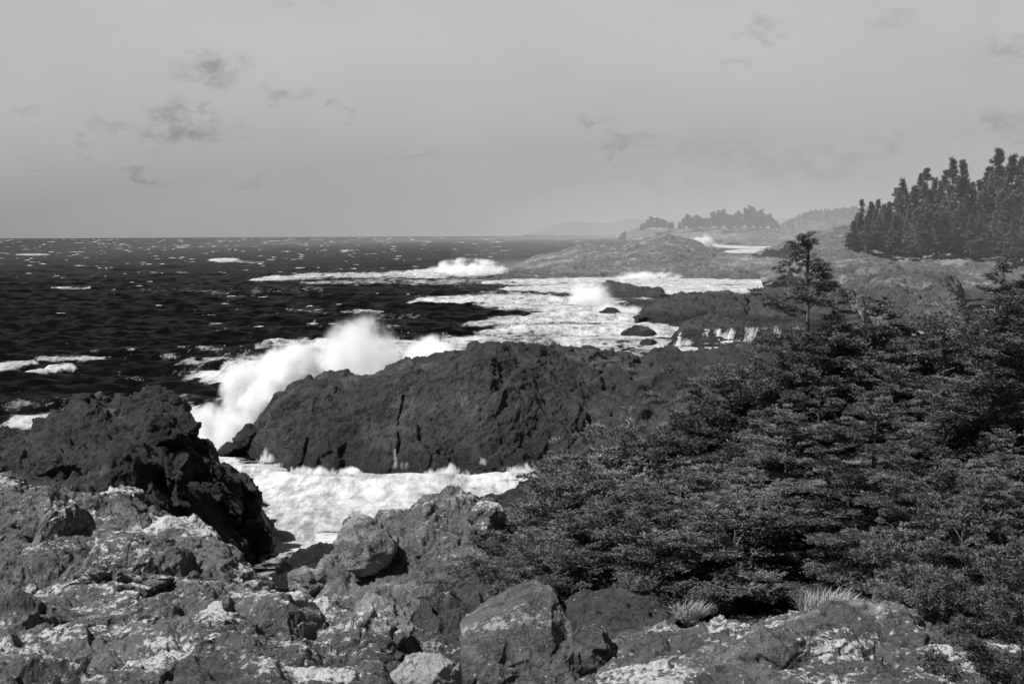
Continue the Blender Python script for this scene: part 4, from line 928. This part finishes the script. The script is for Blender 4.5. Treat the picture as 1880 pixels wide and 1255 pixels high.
NEAR = [  # top px, top py, distance, proto, width factor, turn, label
 (1488, 430, 44, PL, 1.0, 0.2, 'lone tall spruce whose thin ragged top stands up against the misty shore'),
 (1515, 618, 42, PD, 1.1, 2.9, 'dense spruce wrapped round the foot of the lone tall spruce'),
 (1425, 655, 44, PD, .9, .8, 'spruce with a loose top directly left of the lone tall spruce trunk'),
 (1702, 606, 46, PD, 1.2, 5.2, 'dark spruce behind the stand, between the loose spiky top and the right edge'),
 (1838, 484, 40, PD, 1.15, 1.2, 'tall dark spruce at the right edge with a pointed bare-tipped top'),
 (1900, 512, 37, PD, 1.25, 4.0, 'dense spruce cut by the right edge of the picture, below the pointed top'),
 (1600, 556, 43, PA, 1.15, 2.1, 'broad spruce just right of the lone tall one, its top ragged'),
 (1655, 550, 45, PD, 1.15, 3.3, 'spruce with a loose spiky top between the lone tall spruce and the right edge'),
 (1735, 592, 41, PA, 1.2, 0.6, 'broad dark spruce left of the tall one at the right edge'),
 (1400, 690, 45, PB, 1.0, 5.0, 'bushy spruce on the left shoulder of the stand, below the lone tall top'),
 (1300, 770, 47, PB, .95, 0.9, 'wind-flattened spruce stepping down left over the dark headland'),
 (1180, 812, 46, PC, .9, 2.7, 'small flat-topped spruce standing out against the headland, leftmost with a clear crown'),
 (1095, 858, 45, PC, .95, 4.1, 'low spruce on the left slope of the stand below the flat-topped one'),
 (1015, 928, 43, PC, .9, 0.4, 'low spruce bush above the dark rock at the inlet'),
 (940, 990, 40, PC, .75, 3.9, 'lowest wind-cut spruce at the left tip of the stand, beside the knobbed outcrop'),
 (1450, 760, 39, PA, 1.05, 1.7, 'large spruce in the middle of the stand with bare grey branches inside'),
 (1600, 740, 36, PA, 1.1, 4.6, 'large front spruce in the right half with a dark hollow beneath'),
 (1250, 870, 40, PB, 1.0, 3.0, 'spreading spruce at the front of the left slope'),
 (1120, 940, 38, PC, 1.05, 5.3, 'low spreading spruce at the foot of the left slope, above the pointed slab'),
 (1350, 930, 36, PC, 1.2, 1.1, 'low front spruce above the dry grass, left of the dark hollow'),
 (1730, 860, 33, PB, .95, 2.2, 'front spruce at the right with layered sunlit boughs'),
 (1850, 800, 34, PA, 1.0, 5.7, 'tall front spruce at the right edge with a thin pale trunk showing'),
 (1020, 1010, 36, PC, .8, 2.0, 'small spruce bush directly above the peak of the pointed slab'),
 (1830, 1010, 27, PC, .9, .3, 'low spruce bush at the lower right edge, in front of the tall ones'),
 (1880, 1110, 23, PC, .75, 3.6, 'nearest spruce bush, filling the lower right corner'),
 (1060, 895, 44.5, PC, 1.0, 1.9, 'low spruce on the left slope, next below the flat-topped one and darker'),
 (975, 962, 42, PC, .9, 5.0, 'low spruce bush just up and right of the lowest wind-cut spruce'),
 (1225, 835, 46, PC, 1.1, 0.2, 'small spruce filling the step right of the flat-topped one'),
 (1345, 735, 46, PB, .8, 2.4, 'spruce between the bushy left shoulder and the wind-flattened step'),
 (905, 1038, 38.5, PC, .7, 1.2, 'tiny spruce tip at the very left end of the stand, over the gully'),
 (1150, 888, 43, PC, 1.1, 3.3, 'spruce bush on the left slope under the flat-topped one, lit on top'),
 (1065, 975, 39.5, PC, 1.1, 4.9, 'spreading spruce bush above the gully, right of the low ones at the left tip'),
 (1200, 985, 37, PC, 1.0, 0.9, 'low spruce bush at the foot of the left slope, above the broken gully rock'),
 (1290, 1000, 35.5, PC, .9, 2.8, 'low spruce bush behind the smaller dry grass clump'),
 (1770, 940, 31, PC, 1.1, 1.5, 'front spruce bush between the layered boughs and the lower right corner'),
 (1730, 1075, 27, PC, .8, 5.5, 'low spruce bush lapping over the bottom right rock humps'),
 (1560, 850, 38, PB, 1.0, 1.0, 'spruce at the heart of the stand above the dark hollow'),
 (1548, 578, 43.5, PD, .75, 2.2, 'narrow spruce standing close against the right side of the lone tall spruce'),
 (1462, 612, 43, PD, .7, 3.9, 'narrow dark spruce close against the left side of the lone tall spruce'),
 (1372, 682, 46, PB, 1.0, 1.6, 'spruce on the upper left shoulder, between the bushy one and the dark headland'),
 (1262, 782, 46.5, PB, .75, 3.1, 'small wide spruce between the flat-topped one and the wind-flattened step'),
 (1425, 740, 43, PB, 1.0, 4.4, 'wide spruce below the bushy left shoulder of the stand'),
 (1800, 572, 42, PA, 1.0, 3.0, 'bushy spruce filling in left of the pointed one at the right edge'),
 (1560, 640, 44, PA, 1.0, 5.6, 'dark spruce right behind the foot of the lone tall spruce'),
 (1640, 680, 41, PA, 1.0, 3.5, 'wide spruce below the loose spiky top, in the right half of the stand'),
 (1790, 640, 43, PD, 1.1, 0.1, 'dark spruce pressed against the left side of the tall one at the right edge'),
 (1860, 680, 38, PA, 1.1, 2.5, 'broad spruce under the tall pointed one at the right edge'),
 (1740, 740, 38, PA, 1.0, 1.3, 'wide spruce in the right half, right of the large front one'),
 (1500, 720, 41, PA, 1.0, 4.2, 'wide spruce directly below the bare trunk of the lone tall spruce'),
 (1820, 880, 32, PB, 1.0, 0.5, 'spreading front spruce near the right edge, above the low bushes'),
 (1660, 990, 31, PC, .8, 4.4, 'low sunlit spruce bush beside the pale dry grass'),
]
for (px, py, d, pr, wf, rz, lb) in NEAR:
    p = at(px, py, d); g = float(gz(p[0], p[1])[0]); g = min(g, p[2] - 1.2)
    h = p[2] - g + 0.3
    put_tree('spruce_tree', pr, (p[0], p[1], g - 0.3), h, (1.4 if px < 1420 else 1.18 if py < 830 and pr is not PL else 1.05) * wf * (pr[2] / h) ** 0.55, rz, lb, 'spruces on the near slope')

# far conifers on the hill at the right
FK = [tree_proto(600 + i, mats=(M_BARK, M_NEEDF), Hh=20.0, Rr=R_, nlimb=n_, sp_len=.8, sp_w=.17, step=.42, bstep=.65, blades=5, top_r=.02, pad=1.5, padk=.45, crown0=c0, shape=s_ * 1.15, droop=.35, up0=.10, dead=3, gaps=g_)
      for i, (R_, n_, c0, s_, g_) in enumerate(((5.2, 60, .10, .95, ()), (4.6, 54, .18, .9, ((.7, .74),)), (5.8, 64, .08, .85, ()), (4.2, 46, .30, .75, ((.8, .84), (.6, .66)))))]
rs = np.random.RandomState(77)
TOPL = [(1560, 420), (1582, 366), (1600, 372), (1640, 335), (1655, 330), (1700, 310), (1745, 293), (1765, 297), (1800, 310), (1832, 275), (1860, 290), (1880, 292), (1960, 285), (2060, 280)]
BASL = [(1560, 455), (1650, 458), (1750, 462), (1880, 468), (2060, 470)]
spots = [(1583, 367, 3, 455), (1600, 372, 0, 455), (1652, 331, 1, 440), (1698, 311, 3, 445), (1746, 294, 1, 450), (1764, 297, 0, 452), (1832, 275, 3, 455), (1856, 288, 1, 450), (1877, 292, 0, 448)]
for i in range(85):
    px = 1562 + 410 * ((i + rs.rand()) / 85); tp_ = np.interp(px, *np.array(TOPL, float).T); bs_ = np.interp(px, *np.array(BASL, float).T)
    f_ = rs.rand(); spots.append((px, tp_ + (bs_ - 55 - tp_) * f_ * .85 + 6, rs.randint(4), 475 - 55 * f_))
AD = ['tall', 'slim', 'dense', 'ragged', 'leaning', 'pointed', 'broad', 'thin-topped']
for i, (px, py, kd, d) in enumerate(spots):
    p = at(px, py, d); basey = np.interp(px, *np.array(BASL, float).T) - (d - 425) * 0.45
    g = at(px, basey, d)[2]; h = max(p[2] - g, 5.0) + 1
    named = {0: 'bare-topped snag-like conifer, leftmost on the dark wooded hill', 3: 'ragged conifer with level boughs, second skyline peak from left on the wooded hill', 6: 'tallest conifer on the skyline of the wooded hill near the right edge'}
    put_tree('conifer_tree', FK[kd], (p[0], p[1], g - 1), h, (20 / h) ** .35 * rs.uniform(.8, 1.1), rs.rand() * 6.28, named.get(i, 'dark conifer packed among others on the wooded hill at the right'), 'conifers on the wooded hill', tilt=(rs.randn() * .02, rs.randn() * .02))

for i in range(34):
    px = 1550 + 400 * (i + rs.rand()) / 34; py = np.interp(px, [1550, 1700, 1880, 2000], [440, 452, 456, 456]) - 6 * rs.rand(); d = 428 + 14 * rs.rand()
    p = at(px, py, d); h = rs.uniform(2.6, 5.5)
    put_tree('low_bush', FK[2], (p[0], p[1], p[2] - h * .6), h, rs.uniform(1.8, 3.0), rs.rand() * 6.28, 'low windswept bush in the ragged fringe along the foot of the wooded hill', 'bushes along the foot of the wooded hill', 'bush')

# wooded island on the horizon and the fainter one behind it
islet('wooded_island', [(1150, 424), (1170, 419), (1215, 420), (1260, 420), (1350, 418), (1420, 420), (1440, 427)], [(1150, 441), (1440, 439.5)], 4100, 30, .15, 251, M_FAR, 'low island carrying a row of dark trees on the horizon, right of centre', 'island', backdrop=400)
M_NEEDI = leaf_mat('island_needles', 0.055, 0.5, 0.2)
IK = [tree_proto(620 + i, mats=(M_BARK, M_NEEDI), Hh=20.0, Rr=R_, nlimb=34, sp_len=1.9, sp_w=.55, step=1.1, bstep=1.7, blades=4, pad=1.6, padk=.45, crown0=c0, shape=s_, droop=.2, up0=.2, dead=0, top_r=tr_) for i, (R_, c0, s_, tr_) in enumerate(((6.0, .25, .45, 1.2), (4.4, .12, .85, .2), (6.5, .3, .4, 1.6)))]
ITOP = [(1172, 416), (1185, 405), (1205, 397), (1215, 400), (1235, 408), (1242, 412), (1255, 398), (1275, 394), (1300, 398), (1315, 388), (1325, 386), (1345, 396), (1362, 386), (1380, 383), (1400, 390), (1412, 398), (1430, 408), (1436, 416)]
for i in range(46):
    px = 1174 + 260 * (i + rs.rand() * .8) / 46
    if 1236 < px < 1244: continue
    py = np.interp(px, *np.array(ITOP, float).T) + 9 * rs.rand() ** 1.3
    d = 4020 + 80 * rs.rand(); p = at(px, py, d); g = at(px, 423, d)[2]; h = max(p[2] - g, 16)
    put_tree('island_tree', IK[rs.randint(3)], (p[0], p[1], g), h, (30 / h) ** .6 , rs.rand() * 6.28, 'hazy tree crowded with others on the low island at the horizon', 'trees on the horizon island')
# distant wood as one mass
def far_wood():
    ac = Acc(); r2 = np.random.RandomState(5)
    WT = [(1430, 416), (1450, 404), (1470, 394), (1500, 386), (1540, 383), (1580, 380), (1700, 378), (1900, 372)]
    tm, cm_, H_ = IK[1]
    n_ = len(cm_.vertices); v = np.empty(n_ * 3, np.float32); cm_.vertices.foreach_get('co', v); v = v.reshape(-1, 3)
    f = np.arange(n_).reshape(-1, 3)
    for i in range(170):
        px = 1432 + 450 * (i + r2.rand()) / 170; py = np.interp(px, *np.array(WT, float).T) + 6 * r2.rand() ** 1.5; d = 5450 + 200 * r2.rand()
        p = at(px, py, d); g = p[2] - 45; k_ = 48 / 20
        a = r2.rand() * 6.28; Rm = np.array([[math.cos(a), -math.sin(a), 0], [math.sin(a), math.cos(a), 0], [0, 0, 1]])
        kw_ = 1.6
        ac.add((v @ Rm.T) * np.array([kw_, kw_, k_]) + np.array([p[0], p[1], g]), f)
    return ac.mesh('far_wood', False)
tag(obj('far_wood', far_wood(), M_NEEDI), 'pale distant wood on a long ridge behind the wooded island', kind='stuff')
M_WOODF = plain_mat('wooded_slope', 0.045, 0.5, 0.05)
def ridge_land(name, sil, base, d, seed, mat=None):
    o = rock(name, [loft_patch([('d', [(x, base) for x, _ in sil], d), ('d', sil, d * 1.04)], sil[0][0], sil[-1][0], 40, .12, seed, backdrop=900, backz=-5, maxn=300)], mat or M_FAR, None, None)
    o['kind'] = 'structure'
ridge_land('distant_land', [(1425, 424), (1436, 414), (1455, 406), (1480, 397), (1510, 391), (1560, 387), (1700, 384), (1900, 378)], 433, 5400, 261, M_WOODF)
ridge_land('distant_hills', [(960, 433), (985, 424), (1010, 414), (1040, 408), (1062, 407), (1095, 411), (1120, 409), (1150, 403), (1190, 404), (1230, 407), (1300, 404), (1500, 400), (1700, 405)], 432, 14000, 262)
print('trees', round(time.time() - T0, 1), TRIS[0])

# ---------------------------------------------------------------- dry grass tufts
M_GRASS = plain_mat('dry_grass', 0.34, 0.35, 5, 0.7)
def tuft(px, py, d, n_, hgt, rad, label, lean=0.35):
    r2 = np.random.RandomState(int(px)); p = at(px, py, d)
    a = r2.rand(n_) * 6.28; rr_ = rad * np.sqrt(r2.rand(n_))
    b0 = np.stack([np.cos(a) * rr_, np.sin(a) * rr_ * .6, -0.15 + 0 * a], 1)
    ln = hgt * r2.uniform(.25, 1.15, n_)
    dr = np.stack([np.cos(a) * .5 + .45 * r2.randn(n_) + lean * r2.uniform(.0, 1, n_), np.sin(a) * .3 + .4 * r2.randn(n_), 1 + 0 * a], 1); dr /= np.linalg.norm(dr, axis=1, keepdims=True)
    wv = np.stack([np.sin(a), -np.cos(a), 0 * a], 1) * 0.007
    p1 = b0 + dr * (ln * .6)[:, None]; p2 = b0 + dr * ln[:, None] + np.stack([lean * ln * .25, 0 * a, -ln * .12], 1)
    Vv = np.stack([b0 - wv, b0 + wv, p1 + wv * .8, p1 - wv * .8, p2], 1).reshape(-1, 3)
    i0 = np.arange(n_) * 5
    F_ = np.concatenate([np.stack([i0, i0 + 1, i0 + 2], 1), np.stack([i0, i0 + 2, i0 + 3], 1), np.stack([i0 + 3, i0 + 2, i0 + 4], 1)])
    tag(obj('grass_tuft', mesh_np('grass_tuft', Vv, F_, False), M_GRASS, loc=p), label, 'grass', 'dry grass tufts')
tuft(1515, 1108, 29.5, 900, .55, .55, 'large pale clump of dry grass under the dark hollow of the spruces')
tuft(1265, 1120, 31, 420, .45, .35, 'smaller pale dry grass clump left of the large one')
tuft(1165, 1065, 35, 260, .45, .45, 'thin dry grass showing at the foot of the spruces above the gully')
tuft(1195, 1150, 28.5, 160, .22, .15, 'tiny curled grass tuft on the rock humps below the spruces')
tuft(1590, 1125, 28.8, 380, .4, .5, 'low dry grass trailing right of the large pale clump')
print('done', round(time.time() - T0, 1), 'tris', TRIS[0])
